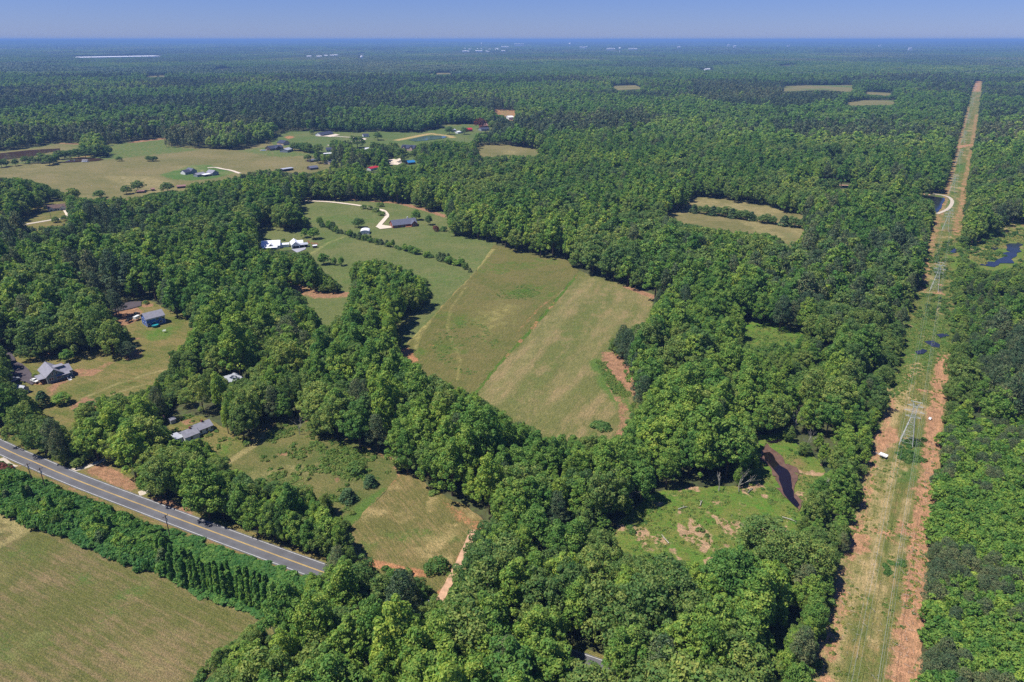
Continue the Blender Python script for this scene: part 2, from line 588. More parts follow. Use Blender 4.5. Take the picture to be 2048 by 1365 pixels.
O_VIL = [(547, 269), (578, 264), (650, 264), (713, 266), (764, 264), (839, 267), (846, 264), (880, 258), (884, 250), (955, 250), (985, 255), (985, 259), (952, 266), (942, 284), (915, 283), (897, 278), (853, 284), (819, 287), (785, 291), (767, 288), (737, 296), (710, 296), (700, 282), (668, 279), (651, 293), (668, 306), (645, 308), (620, 285), (590, 284), (560, 280)]
O_F7 = [(955, 293), (1010, 291), (1092, 303), (1099, 310), (1044, 310), (1003, 310), (959, 313)]
O_ORANGE = [(988, 221), (1031, 223), (1030, 231), (1022, 240), (1016, 240), (1010, 231), (990, 227)]
O_FR = [[(1567, 173), (1618, 171), (1705, 171), (1705, 184), (1640, 180), (1567, 183)], [(1731, 184), (1786, 186), (1778, 191), (1731, 188)], [(1691, 206), (1727, 201), (1793, 201), (1789, 209), (1702, 211)]]
O_F8a = [(1378, 397), (1439, 399), (1461, 406), (1514, 410), (1562, 427), (1606, 434), (1602, 445), (1558, 438), (1514, 428), (1480, 418), (1420, 412), (1384, 418)]
O_F8b = [(1334, 426), (1382, 424), (1510, 444), (1570, 455), (1610, 461), (1606, 468), (1580, 498), (1567, 478), (1536, 466), (1501, 465), (1435, 457), (1378, 447), (1334, 431)]
O_PONDR = [(1616, 370), (1687, 365), (1738, 373), (1830, 389), (1870, 388), (1905, 393), (1910, 405), (1900, 424), (1873, 432), (1868, 412), (1862, 396), (1830, 392), (1738, 377), (1640, 374)]
O_MAIN = [(607, 402), (723, 403), (792, 409), (836, 418), (891, 431), (894, 459), (908, 472), (942, 479), (993, 491), (1031, 505), (1082, 517), (1120, 518), (1150, 538), (1176, 553), (1242, 573), (1310, 595), (1299, 634), (1273, 652), (1250, 655), (1222, 672), (1216, 704), (1240, 713), (1255, 744), (1270, 775), (1277, 818), (1255, 827), (1251, 845), (1242, 867), (1220, 875), (1160, 868), (1120, 872), (1090, 870), (1050, 845), (1010, 825), (975, 800), (940, 785), (900, 765), (860, 750), (845, 730), (805, 715), (797, 705), (805, 688), (799, 674), (797, 655), (843, 621), (867, 594), (860, 571), (857, 558), (836, 551), (812, 536), (778, 524), (744, 518), (703, 524), (696, 544), (701, 571), (696, 585), (686, 616), (672, 643), (648, 653), (641, 640), (621, 606), (600, 584), (570, 565), (587, 571), (611, 583), (641, 587), (682, 588), (684, 570), (655, 547), (641, 534), (628, 517), (614, 502), (594, 505), (560, 500), (518, 497), (517, 480), (522, 455), (546, 453), (570, 466), (600, 462), (614, 457), (641, 453), (620, 440), (600, 425)]
O_ROW = [(1520, 1800), (1600, 1500), (1640, 1365), (1652, 1290), (1692, 1100), (1722, 1010), (1737, 930), (1752, 880), (1776, 800), (1788, 750), (1808, 700), (1815, 640), (1838, 570), (1852, 510), (1863, 450), (1873, 432), (1885, 390), (1902, 335), (1916, 280), (1936, 210), (1944, 180), (1951, 163), (1965, 163), (1962, 190), (1951, 270), (1937, 350), (1927, 420), (1920, 470), (1905, 560), (1905, 620), (1905, 680), (1893, 710), (1887, 800), (1873, 900), (1868, 980), (1852, 1090), (1840, 1230), (1832, 1365), (1820, 1500), (1800, 1800)]
O_MARSH = [(1222, 1068), (1243, 1042), (1305, 992), (1382, 980), (1440, 980), (1489, 986), (1510, 953), (1518, 916), (1528, 884), (1568, 879), (1588, 899), (1626, 932), (1634, 957), (1618, 986), (1599, 1015), (1595, 1040), (1580, 1077), (1500, 1082), (1448, 1096), (1423, 1116), (1382, 1112), (1307, 1124), (1264, 1104), (1235, 1090)]
O_GLADE = [(1488, 661), (1520, 650), (1560, 665), (1600, 670), (1590, 690), (1530, 705), (1490, 690)]
O_SWAMP = [(1925, 500), (1950, 488), (1990, 476), (2000, 460), (2060, 448), (2500, 440), (2500, 510), (2060, 522), (2030, 534), (1985, 542), (1960, 533), (1935, 514)]
O_WHITE = [(60, 430), (90, 424), (92, 406), (132, 404), (135, 424), (139, 444), (120, 448), (80, 453), (44, 452), (42, 444)]
O_VERGE = [(-60, 850), (0, 864), (45, 884), (60, 900), (115, 930), (150, 942), (207, 922), (235, 935), (285, 972), (313, 996), (360, 1012), (400, 1035), (440, 1048), (520, 1075), (560, 1090), (645, 1122), (648, 1140), (625, 1156), (500, 1114), (377, 1070), (280, 1036), (166, 992), (60, 950), (0, 920), (-60, 890)]
O_GLIMPSE = [(1132, 1302), (1175, 1312), (1176, 1342), (1136, 1336)]
OPEN = [O_F1, O_F2, O_F3, O_YARD, O_OLD, O_SHED, O_FARM, O_POND, O_VIL, O_F7, O_ORANGE, O_F8a, O_F8b, O_PONDR, O_MAIN, O_ROW, O_MARSH, O_GLADE, O_SWAMP, O_WHITE, O_VERGE, O_GLIMPSE] + O_FR
# single buildings far off in the woods
OPEN += [[(1664, 320), (1686, 320), (1686, 328), (1664, 328)], [(150, 115), (325, 111), (325, 116), (150, 119)], [(352, 371), (374, 370), (374, 380), (352, 380)],
         [(733, 330), (760, 330), (760, 343), (733, 343)], [(812, 316), (834, 316), (834, 331), (812, 331)], [(776, 318), (800, 316), (806, 330), (778, 332)], [(798, 287), (832, 287), (832, 303), (800, 303)],
         [(1018, 235), (1030, 235), (1030, 241), (1018, 241)], [(1408, 139), (1428, 138), (1428, 142), (1408, 142)], [(1345, 191), (1353, 191), (1353, 194), (1345, 194)],
         [(1225, 172), (1270, 171), (1285, 178), (1240, 180)], [(292, 152), (330, 151), (332, 154), (292, 154)], [(730, 118), (716, 118), (716, 108), (730, 108)]]
ZKUDZU = [(-700, 780), (-200, 870), (0, 925), (60, 955), (166, 996), (280, 1040), (377, 1074), (500, 1118), (600, 1154), (630, 1170), (600, 1230), (540, 1252), (521, 1239), (490, 1225), (441, 1205), (377, 1186), (340, 1159), (272, 1135), (204, 1107), (113, 1069), (60, 1056), (0, 1027), (-200, 960), (-700, 800)]
ZPLANT = [(1880, 890), (1960, 870), (2060, 850), (2600, 900), (2600, 1800), (1790, 1800), (1832, 1365), (1840, 1230), (1855, 1080)]
ZPINE = [[(1960, 720), (2060, 690), (2400, 700), (2400, 860), (2060, 850), (1975, 850), (1950, 780)], [(1380, 170), (1560, 175), (1690, 190), (1660, 225), (1560, 235), (1400, 215)], [(960, 258), (1290, 240), (1300, 275), (960, 290)], [(1640, 365), (1860, 385), (1850, 395), (1700, 372)],
         [(140, 545), (220, 560), (260, 600), (215, 625), (150, 600)]]
ZSCRUB = [[(1905, 560), (2060, 530), (2400, 520), (2400, 640), (2060, 650), (1905, 690)], [(1480, 690), (1640, 690), (1680, 730), (1640, 810), (1500, 800)], [(1500, 880), (1640, 870), (1660, 960), (1620, 990)], [(310, 745), (450, 770), (440, 800), (330, 850), (300, 800)]]

# ------------------------------------------------------------------ fields
DIRT_PINK = lin(176, 134, 108, 0.85)
DIRT_OR = lin(192, 138, 104, 0.85)
DIRT_TAN = lin(172, 146, 110, 0.85)
G1, G2 = lin(104, 116, 66, 0.82), lin(92, 112, 60, 0.82)
TAN1, TAN2 = lin(150, 131, 98, 0.76), lin(132, 122, 84, 0.8)
LUSH = lin(96, 122, 60, 0.85)
STRAW = lin(170, 156, 110, 0.82)

hayrot = -math.atan2((at(945, 785) - at(1155, 552)).y, (at(945, 785) - at(1155, 552)).x)
f1rot = -math.atan2((at(460, 1260) - at(60, 1060)).y, (at(460, 1260) - at(60, 1060)).x)

M['hay1'] = field_mat('cut_hay_grass', TAN1, lin(112, 114, 66, 0.82), DIRT_TAN, LUSH, STRAW, f1rot, 3.0, 0.55, 26, 0.03)
sheet('hay_field', [(-700, 770), (-200, 930), (0, 1010), (60, 1040), (204, 1095), (272, 1122), (340, 1150), (441, 1200), (540, 1245), (560, 1290), (520, 1400), (400, 1600), (300, 1800), (-700, 1800)], M['hay1'], 1.8,
      [('B', 'line', [(0, 1032), (55, 1058), (30, 1075), (0, 1090)], 2.2, 0.8), ('B', 'line', [(0, 1060), (55, 1058)], 1.6, 0.8), ('G', 'poly', [(135, 1150), (175, 1145), (190, 1165), (150, 1172)], 3, 0.7), ('G', 'poly', [(0, 1080), (60, 1072), (120, 1100), (80, 1130), (0, 1130)], 6, 0.45), ('B', 'noise', 3, 14, 0.32, 0.56), ('B', 'edge', None, 4, 0.5), ('G', 'noise', 12, 22, 0.45, 0.60)],
      label='tan and green mown hay field below the vine covered roadside bank', cat='field')

M['past'] = field_mat('weedy_pasture_grass', lin(134, 126, 82, 0.82), lin(100, 112, 62, 0.82), DIRT_PINK, LUSH, STRAW, f1rot, 5.0, 0.2, 16, 0.03, 0.5)
sheet('pasture', [(430, 935), (455, 905), (500, 880), (560, 838), (610, 838), (650, 868), (700, 876), (740, 898), (790, 920), (800, 960), (770, 986), (712, 1050), (720, 1085), (690, 1090), (640, 1040), (560, 990), (460, 960)], M['past'], 1.5,
      [('G', 'noise', 5, 12, 0.9, 0.56), ('B', 'line', [(470, 962), (560, 945), (640, 938), (700, 928)], 6, 0.45), ('R', 'edge', None, 3.5, 0.5), ('R', 'noise', 8, 9, 0.7, 0.68), ('B', 'line', [(452, 928), (505, 893), (535, 870)], 2.0, 0.8), ('G', 'line', [(700, 1040), (735, 1010), (768, 986)], 3.5, 0.9)],
      label='weedy pasture with bright green brambles and single shrubs', cat='field')

M['round'] = field_mat('cut_round_field_grass', lin(156, 136, 96, 0.8), lin(118, 116, 70, 0.82), DIRT_OR, LUSH, lin(184, 162, 116, 0.82), f1rot + 0.5, 2.0, 0.55, 18, 0.04)
sheet('small_field', [(770, 984), (799, 950), (835, 952), (870, 980), (920, 1006), (965, 1040), (975, 1075), (945, 1130), (915, 1165), (870, 1220), (800, 1220), (745, 1160), (690, 1140), (690, 1100), (705, 1052)], M['round'], 1.4,
      [('R', 'edge', None, 3, 0.35), ('R', 'line', [(700, 1124), (745, 1127), (800, 1141), (850, 1150)], 1.8, 0.9), ('R', 'poly', [(880, 995), (905, 1005), (950, 1040), (940, 1060), (900, 1030)], 3, 0.6), ('R', 'line', [(955, 1050), (935, 1100), (905, 1160), (875, 1200)], 2.4, 0.6), ('G', 'poly', [(880, 1065), (915, 1060), (925, 1085), (890, 1095)], 4, 0.5), ('B', 'noise', 6, 8, 0.6, 0.55), ('G', 'noise', 15, 16, 0.45, 0.58)],
      label='small mown tan field ringed by trees above the road', cat='field')

M['yard'] = field_mat('yard_grass', lin(148, 132, 88, 0.82), lin(108, 118, 62, 0.82), DIRT_PINK, lin(98, 128, 56, 0.85), STRAW, 0.4, 4.0, 0.3, 20, 0.0, 0.4)
sheet('yard', [(-40, 700), (30, 690), (120, 690), (240, 700), (245, 665), (205, 640), (215, 605), (290, 596), (345, 625), (400, 632), (400, 670), (380, 700), (360, 760), (330, 800), (240, 820), (170, 850), (150, 880), (60, 850), (20, 800), (-40, 780)], M['yard'], 1.6,
      [('R', 'poly', [(212, 640), (232, 622), (262, 612), (286, 622), (278, 640), (258, 650), (240, 652)], 2.5, 1.0), ('R', 'noise', 9, 11, 0.75, 0.62), ('G', 'poly', [(280, 665), (310, 658), (350, 650), (360, 660), (330, 680), (290, 685)], 5, 0.75), ('B', 'line', [(160, 800), (230, 770), (300, 748), (340, 738)], 1.5, 0.55), ('B', 'line', [(180, 806), (260, 778), (306, 765)], 1.3, 0.5), ('R', 'poly', [(92, 772), (120, 770), (110, 800), (85, 800)], 4, 0.6), ('R', 'poly', [(255, 690), (275, 690), (285, 715), (255, 722), (235, 712)], 3, 0.7)],
      label='dry patchy house lawn with worn earth spots', cat='lawn')
sheet('cottage_lawn', [(330, 845), (350, 832), (405, 832), (440, 850), (495, 874), (485, 895), (455, 922), (420, 905), (400, 885), (330, 868)], M['yard'], 1.4, [('R', 'poly', [(352, 842), (385, 838), (396, 846), (372, 852)], 2, 0.6), ('G', 'poly', [(430, 888), (470, 878), (465, 910), (440, 912)], 3, 0.6)],
      label='lawn beside the old grey cottage', cat='lawn')

M['lawn'] = field_mat('lawn_grass', lin(132, 132, 88, 0.82), lin(106, 120, 70, 0.84), DIRT_PINK, lin(96, 124, 62, 0.85), lin(168, 164, 108, 0.82), hayrot, 7.0, 0.15, 45, 0.02, 0.2)
sheet('meadow', [(590, 396), (723, 397), (800, 403), (850, 414), (905, 428), (905, 455), (920, 466), (995, 486), (950, 545), (900, 610), (850, 665), (800, 720), (770, 700), (700, 680), (640, 665), (600, 600), (560, 560), (600, 500), (500, 505), (510, 450), (560, 448), (600, 440)], M['lawn'], 3.0,
      [('R', 'poly', [(500, 452), (600, 452), (650, 452), (690, 470), (640, 500), (580, 505), (510, 500)], 5, 0.22), ('R', 'line', [(560, 562), (600, 580), (640, 592), (690, 590)], 7, 0.75), ('R', 'line', [(610, 398), (723, 401), (800, 407), (850, 420), (893, 434)], 4.0, 0.9), ('G', 'noise', 21, 45, 0.45, 0.55), ('B', 'noise', 31, 30, 0.35, 0.6), ('B', 'line', [(620, 510), (650, 490), (690, 473)], 1.6, 0.6)],
      label='smooth green meadow around the brick house and the white roofed house', cat='lawn')

M['hayA'] = field_mat('rough_hay_grass', lin(130, 122, 78, 0.80), lin(102, 112, 58, 0.82), DIRT_OR, lin(88, 120, 48, 0.85), lin(172, 160, 104, 0.82), hayrot, 2.0, 0.3, 30, -0.05, 0.7)
sheet('rough_hay_field', [(988, 490), (1031, 500), (1082, 512), (1122, 514), (1158, 542), (1060, 660), (1010, 715), (945, 795), (900, 830), (820, 760), (780, 720), (800, 700), (850, 650), (900, 595), (950, 545)], M['hayA'], 2.0,
      [('B', 'line', [(985, 500), (945, 545), (890, 600), (850, 645), (812, 685)], 2.2, 0.8), ('R', 'line', [(935, 556), (895, 600), (870, 628)], 1.0, 0.4), ('B', 'line', [(935, 570), (900, 620), (895, 660), (920, 720), (915, 760)], 0.8, 0.5), ('B', 'line', [(870, 625), (835, 680), (830, 700)], 1.2, 0.6), ('R', 'line', [(1120, 585), (1080, 615), (1035, 665)], 1.2, 0.42), ('R', 'line', [(810, 700), (825, 722)], 3, 0.9), ('G', 'poly', [(905, 640), (935, 628), (945, 642), (920, 655), (905, 652)], 7, 0.7), ('G', 'noise', 17, 18, 0.45, 0.56), ('R', 'noise', 23, 20, 0.35, 0.6), ('B', 'poly', [(935, 630), (1000, 600), (1050, 610), (1020, 660), (960, 680)], 14, 0.5), ('G', 'poly', [(1000, 585), (1060, 570), (1080, 590), (1040, 600)], 5, 0.6), ('G', 'poly', [(1060, 515), (1120, 517), (1130, 530), (1080, 535)], 6, 0.45)],
      label='rough hay field with wheel tracks and darker weed patches', cat='field')

M['hayB'] = field_mat('striped_hay_grass', lin(158, 140, 102, 0.84), lin(120, 122, 74, 0.84), DIRT_PINK, lin(98, 124, 60, 0.85), lin(174, 158, 114, 0.84), hayrot, 15.0, 0.8, 60, 0.06, 0.25)
sheet('striped_hay_field', [(1158, 542), (1180, 550), (1245, 570), (1318, 592), (1310, 640), (1290, 700), (1292, 830), (1275, 880), (1240, 905), (1150, 905), (1060, 890), (980, 850), (930, 815), (945, 792), (1010, 715), (1060, 660)], M['hayB'], 2.2,
      [('B', 'line', [(1182, 560), (1085, 672), (985, 800)], 9, 0.36), ('G', 'line', [(1225, 575), (1130, 690), (1040, 800)], 10, 0.30), ('B', 'line', [(1262, 588), (1185, 690), (1110, 800)], 9, 0.32), ('G', 'line', [(1295, 600), (1235, 680)], 8, 0.28), ('R', 'poly', [(1205, 705), (1235, 705), (1262, 735), (1278, 775), (1275, 800), (1235, 760), (1205, 735)], 2.5, 1.0), ('R', 'line', [(1218, 762), (1245, 810), (1250, 845), (1240, 870)], 3, 0.55), ('G', 'line', [(1193, 725), (1215, 770), (1250, 815)], 5, 0.9), ('R', 'line', [(1255, 575), (1312, 597)], 3, 0.9), ('B', 'poly', [(980, 820), (1050, 760), (1150, 790), (1200, 860), (1080, 870)], 18, 0.3), ('R', 'poly', [(1045, 730), (1090, 720), (1110, 750), (1060, 765)], 14, 0.25), ('G', 'noise', 25, 30, 0.35, 0.56)],
      label='broad tan hay field with long mowing stripes', cat='field')
sheet('weed_strip', [(1160, 547), (1153, 556), (1067, 660), (1016, 714), (950, 790), (946, 788), (1010, 713), (1062, 657), (1150, 553)], M['hayA'], 1.6, [('G', 'edge', None, 30, 0.85), ('R', 'noise', 13, 7, 0.8, 0.6)], label='thin strip of green weeds dividing the two hay fields', cat='grass strip')

M['farm'] = field_mat('farm_hay_grass', lin(146, 134, 96, 0.85), lin(122, 120, 76, 0.85), DIRT_PINK, lin(92, 122, 62, 0.85), lin(182, 164, 120, 0.82), 0.3, 9.0, 0.3, 70, 0.0, 0.15)
sheet('farm_field', [(-400, 338), (82, 326), (150, 328), (236, 320), (335, 322), (385, 328), (440, 330), (520, 340), (480, 360), (400, 380), (300, 405), (200, 410), (100, 390), (0, 370), (-400, 370)], M['farm'], 7.0,
      [('G', 'poly', [(318, 351), (350, 341), (382, 331), (420, 330), (440, 336), (475, 345), (430, 358), (380, 362), (345, 360)], 4, 0.95), ('B', 'poly', [(200, 352), (300, 352), (350, 362), (355, 375), (270, 378), (220, 365)], 8, 0.5), ('B', 'noise', 41, 60, 0.4, 0.58)],
      label='wide dry hay field around the twin farmhouses', cat='field')
sheet('upper_pasture', [(212, 290), (267, 283), (336, 274), (345, 290), (410, 296), (472, 299), (513, 291), (545, 276), (600, 280), (660, 305), (690, 335), (620, 348), (560, 345), (500, 345), (440, 331), (385, 329), (335, 323), (236, 321), (150, 329), (115, 330), (115, 316), (180, 309), (224, 302)], M['farm'], 7.0,
      [('G', 'poly', [(212, 290), (336, 274), (345, 292), (410, 300), (300, 312), (240, 318), (120, 328), (118, 316)], 10, 0.6), ('R', 'line', [(268, 285), (300, 281), (335, 277)], 9, 1.0), ('R', 'line', [(120, 320), (180, 313)], 3, 0.8), ('G', 'poly', [(470, 302), (545, 292), (600, 305), (640, 310), (560, 316), (500, 308)], 8, 0.6)],
      label='green and tan pasture below the far houses', cat='field')
sheet('pond_bank', [(-400, 322), (0, 302), (60, 296), (110, 286), (160, 286), (165, 297), (120, 312), (80, 322), (0, 335), (-400, 345)], M['farm'], 7.0, [('G', 'edge', None, 40, 0.6), ('R', 'line', [(110, 287), (160, 289)], 5, 0.8)], label='grassy bank around the brown pond', cat='bank')

M['vil'] = field_mat('far_lawn_grass', lin(128, 128, 84, 0.85), lin(98, 118, 66, 0.85), DIRT_OR, lin(90, 122, 62, 0.85), lin(196, 170, 120, 0.85), 0.2, 9.0, 0.1, 80, 0.05, 0.1)
sheet('far_lawn', [(535, 270), (578, 262), (650, 262), (713, 264), (764, 262), (839, 265), (880, 256), (884, 248), (960, 248), (1000, 253), (1000, 262), (960, 270), (948, 292), (900, 292), (850, 300), (840, 335), (780, 345), (700, 340), (640, 318), (600, 300), (545, 290)], M['vil'], 8.0,
      [('R', 'line', [(885, 251), (955, 251)], 5, 0.5), ('B', 'line', [(795, 281), (850, 270), (862, 268)], 6, 1.0), ('B', 'line', [(860, 268), (900, 273), (905, 276)], 6, 0.9), ('R', 'poly', [(568, 275), (580, 272), (590, 275), (578, 279)], 5, 1.0)],
      label='open lawns between the far houses and the blue pond', cat='lawn')
sheet('far_hay_field', [(945, 288), (1010, 289), (1096, 301), (1110, 312), (1044, 322), (950, 325)], M['farm'], 7.0, [('B', 'poly', [(1005, 300), (1040, 303), (1035, 310), (1000, 310)], 8, 0.5)], label='small tan hay field beyond the woods', cat='field')
sheet('cleared_lot', [(985, 219), (1036, 221), (1036, 236), (1030, 246), (1012, 246), (988, 230)], M['vil'], 10.0, [('R', 'edge', None, 90, 0.7), ('B', 'edge', None, 50, 0.7)], label='freshly cleared orange earth lot in the far woods', cat='earth')
for q, nm in zip(O_FR, ['longest pale far field below the horizon woods', 'thin pale field between far tree rows', 'pale field in the dark pines']):
    cx, cy = sum(p[0] for p in q) / len(q), sum(p[1] for p in q) / len(q)
    sheet('distant_field', [(cx + (x - cx) * 1.06, cy + (y - cy) * 1.15 + 1.0) for x, y in q], M['farm'], 16.0, [('G', 'noise', 3, 120, 0.7, 0.45)], label=nm, cat='field')
for q, nm in (([(1222, 173), (1270, 171), (1288, 178), (1236, 181)], 'pale thin clearing right of the dark pine stands'), ([(290, 152.5), (330, 151.5), (333, 154), (292, 155)], 'pale sliver of clearing in the distant left forest'), ([(1560, 131), (1590, 130.5), (1592, 132), (1561, 133)], 'pale sliver of clearing far off near the strip end'), ([(430, 138), (470, 137.5), (472, 139.5), (432, 140)], 'pale sliver of clearing in the distant middle forest'), ([(860, 147), (905, 146), (908, 148.5), (862, 149.5)], 'pale sliver of clearing above the far houses')):
    sheet('distant_field', q, M['farm'], 22.0, label=nm, cat='field')
    OPEN.append(q)
sheet('terraced_field', [(1368, 394), (1445, 396), (1470, 403), (1520, 407), (1570, 425), (1620, 432), (1625, 470), (1600, 520), (1570, 500), (1500, 480), (1400, 466), (1320, 436), (1330, 424), (1372, 420)], M['farm'], 5.0, [('B', 'noise', 7, 40, 0.5, 0.5), ('G', 'noise', 5, 50, 0.4, 0.55)], label='pale field split by a row of rounded trees', cat='field')

M['row'] = field_mat('cleared_strip_grass', lin(164, 140, 98, 0.84), lin(112, 120, 66, 0.84), lin(192, 146, 116, 0.86), lin(92, 122, 60, 0.85), lin(188, 164, 122, 0.84), -R(58), 3.5, 0.35, 14, 0.09, 0.6)
row_l = [(1600, 1500), (1648, 1365), (1662, 1290), (1702, 1100), (1730, 1010), (1745, 930), (1762, 880), (1786, 800)]
row_r = [(1808, 1500), (1818, 1365), (1826, 1230), (1838, 1090), (1855, 980), (1862, 900), (1876, 800), (1888, 712)]
sheet('cleared_strip', [(1500, 1800), (1570, 1500), (1615, 1365), (1640, 1240), (1670, 1120), (1700, 1010), (1715, 930), (1735, 870), (1760, 800), (1768, 740), (1795, 690), (1800, 640), (1820, 570), (1835, 510), (1846, 450), (1850, 425), (1868, 400), (1884, 350), (1898, 300), (1915, 240), (1935, 190), (1950, 162),
                       (1967, 162), (1974, 185), (1964, 250), (1952, 330), (1946, 400), (1938, 460), (1935, 520), (1925, 570), (1925, 640), (1925, 690), (1905, 720), (1897, 800), (1884, 900), (1878, 980), (1862, 1090), (1850, 1230), (1843, 1365), (1830, 1500), (1815, 1800)], M['row'], 2.2,
      [('R', 'line', row_l, 2.2, 0.55), ('B', 'line', row_l, 5.0, 0.6), ('R', 'line', row_r, 3.4, 0.9), ('R', 'line', [(1846, 580), (1862, 500), (1876, 440), (1890, 400), (1906, 340), (1920, 280), (1938, 215)], 4.0, 0.5), ('R', 'line', [(1912, 470), (1926, 400), (1934, 350), (1945, 290), (1953, 230)], 5, 0.5),
       ('R', 'poly', [(1822, 1060), (1862, 1040), (1858, 1080), (1830, 1085)], 2, 0.9), ('R', 'poly', [(1790, 1240), (1835, 1160), (1840, 1250), (1830, 1365), (1770, 1365)], 3, 0.9), ('R', 'poly', [(1700, 1060), (1745, 1080), (1740, 1110), (1690, 1110)], 2, 0.8), ('R', 'poly', [(1745, 870), (1795, 855), (1800, 880), (1760, 910)], 2, 0.95),
       ('G', 'poly', [(1800, 640), (1905, 640), (1915, 700), (1850, 745), (1800, 790), (1780, 800)], 6, 0.75), ('G', 'poly', [(1840, 560), (1905, 520), (1910, 640), (1815, 650)], 6, 0.45), ('G', 'poly', [(1800, 880), (1860, 880), (1862, 940), (1800, 960)], 4, 0.6), ('G', 'noise', 4, 14, 0.65, 0.53), ('G', 'line', [(1945, 190), (1930, 260), (1917, 320), (1906, 380), (1896, 440)], 6, 0.5),
       ('G', 'poly', [(1900, 330), (1940, 325), (1938, 350), (1893, 340)], 8, 0.9), ('R', 'line', [(1910, 297), (1930, 292), (1948, 290)], 8, 0.8), ('R', 'poly', [(1945, 160), (1965, 160), (1966, 184), (1940, 184)], 14, 0.7),
       ('B', 'line', [(1840, 730), (1815, 770), (1800, 800), (1780, 850)], 3, 0.8), ('B', 'line', [(1720, 1200), (1745, 1120), (1770, 1000), (1785, 930)], 2, 0.7), ('B', 'line', [(1745, 1300), (1765, 1180), (1800, 1080), (1815, 1000)], 1.6, 0.6), ('B', 'noise', 9, 8, 0.7, 0.56), ('R', 'noise', 14, 9, 0.7, 0.63)],
      label='long straight cleared strip of orange earth and grass under the pylons', cat='clearing')

M['marsh'] = field_mat('marsh_grass', lin(124, 128, 68, 0.92), lin(94, 128, 54, 0.92), lin(190, 156, 128, 0.9), lin(88, 132, 48, 0.95), lin(150, 126, 90, 0.85), 0.3, 3.0, 0.2, 7, 0.0, 0.9)
sheet('marsh', [(1220, 1085), (1240, 1045), (1310, 985), (1382, 975), (1489, 975), (1500, 940), (1510, 900), (1520, 872), (1575, 866), (1600, 895), (1645, 930), (1655, 965), (1640, 1000), (1615, 1040), (1600, 1090), (1560, 1110), (1450, 1130), (1300, 1150), (1240, 1110)], M['marsh'], 1.3,
      [('R', 'poly', [(1370, 1080), (1400, 1062), (1425, 1065), (1422, 1105), (1385, 1098)], 3, 0.6), ('R', 'poly', [(1445, 1086), (1470, 1055), (1485, 1060), (1470, 1086)], 3, 0.7), ('R', 'noise', 6, 5, 0.9, 0.55), ('R', 'poly', [(1290, 1085), (1330, 1070), (1350, 1090), (1310, 1115)], 4, 0.5), ('R', 'poly', [(1570, 1045), (1580, 1060), (1575, 1080), (1560, 1070)], 2, 0.8), ('B', 'poly', [(1560, 915), (1605, 915), (1632, 945), (1618, 985), (1590, 985)], 5, 0.7), ('R', 'poly', [(1575, 930), (1600, 925), (1622, 950), (1600, 965)], 5, 0.35), ('G', 'noise', 2, 10, 0.5, 0.52)],
      label='bright green marsh meadow with bare sandy spots beside the dark creek', cat='marsh')
sheet('glade', [(1470, 655), (1520, 640), (1570, 655), (1625, 665), (1650, 720), (1640, 800), (1500, 810), (1470, 720)], M['marsh'], 2.0, [('G', 'edge', None, 20, 0.7)], label='bright green grassy glade inside the woods', cat='glade')
sheet('swamp_meadow', [(1890, 500), (1940, 470), (1990, 445), (2060, 430), (2700, 420), (2700, 680), (2060, 680), (1930, 690), (1910, 640), (1915, 560), (1895, 520)], M['marsh'], 4.0, [('R', 'poly', [(1990, 455), (2060, 450), (2060, 480), (2000, 480)], 8, 0.45), ('R', 'poly', [(1925, 500), (1965, 492), (1990, 505), (1985, 520), (1950, 515)], 6, 0.5), ('B', 'noise', 8, 20, 0.8, 0.45), ('R', 'noise', 28, 16, 0.5, 0.58)], label='wet scrub meadow beside the winding swamp channel', cat='swamp')
sheet('roadside', [(-300, 780), (0, 858), (50, 880), (115, 925), (150, 936), (207, 918), (240, 932), (290, 968), (330, 998), (400, 1026), (450, 1044), (560, 1085), (700, 1130), (900, 1200), (1250, 1335), (1300, 1380), (1100, 1360), (700, 1200), (500, 1135), (280, 1055), (100, 985), (0, 945), (-300, 850)], M['yard'], 1.8,
      [('R', 'poly', [(165, 945), (205, 928), (240, 945), (285, 974), (262, 985), (200, 962)], 2, 0.9), ('R', 'line', [(313, 1002), (345, 1012), (375, 1028)], 3, 0.8), ('B', 'poly', [(192, 942), (205, 938), (240, 955), (250, 965), (215, 960)], 1.5, 0.95), ('R', 'line', [(0, 918), (166, 990), (377, 1070), (500, 1112), (620, 1156)], 1.0, 0.45)],
      label='grass and bare earth verge along the paved road', cat='verge')
sheet('house_plot', [(20, 440), (60, 425), (85, 400), (140, 400), (150, 430), (145, 455), (80, 465), (30, 465)], M['yard'], 3.0, [], label='small lawn in front of the white house in the woods', cat='lawn')

# ------------------------------------------------------------------ paved road with lines
M['asphalt'] = asphalt_mat('asphalt')
M['asphalt2'] = asphalt_mat('driveway_asphalt', lin(92, 84, 88, 0.85))
M['white_paint'] = simple_mat('white_line_paint', lin(210, 210, 206, 0.85), 0.7, 0.25, 0.9)
M['yellow_paint'] = simple_mat('yellow_line_paint', lin(212, 178, 100, 0.9), 0.7, 0.12, 0.8)
M['gravel'] = simple_mat('pale_gravel', lin(198, 186, 168, 0.88), 0.95, 0.25, 1.2)
M['track'] = simple_mat('dirt_track', lin(196, 158, 128, 0.9), 0.95, 0.25, 0.6)
M['concrete'] = simple_mat('concrete', lin(215, 200, 180, 0.95), 0.9, 0.1, 0.5)
ROADC = [(-420, 690), (-200, 797), (0, 895.5), (80, 931), (158, 964), (287, 1013.5), (445, 1073), (630, 1141), (880, 1231), (1150, 1325), (1420, 1420)]
_rz = next_z() + 0.05
road, road_pts = ribbon('road', ROADC, 7.6, M['asphalt'], _rz, 'grey two lane asphalt road with white edge lines', 'road', wob=0.12)
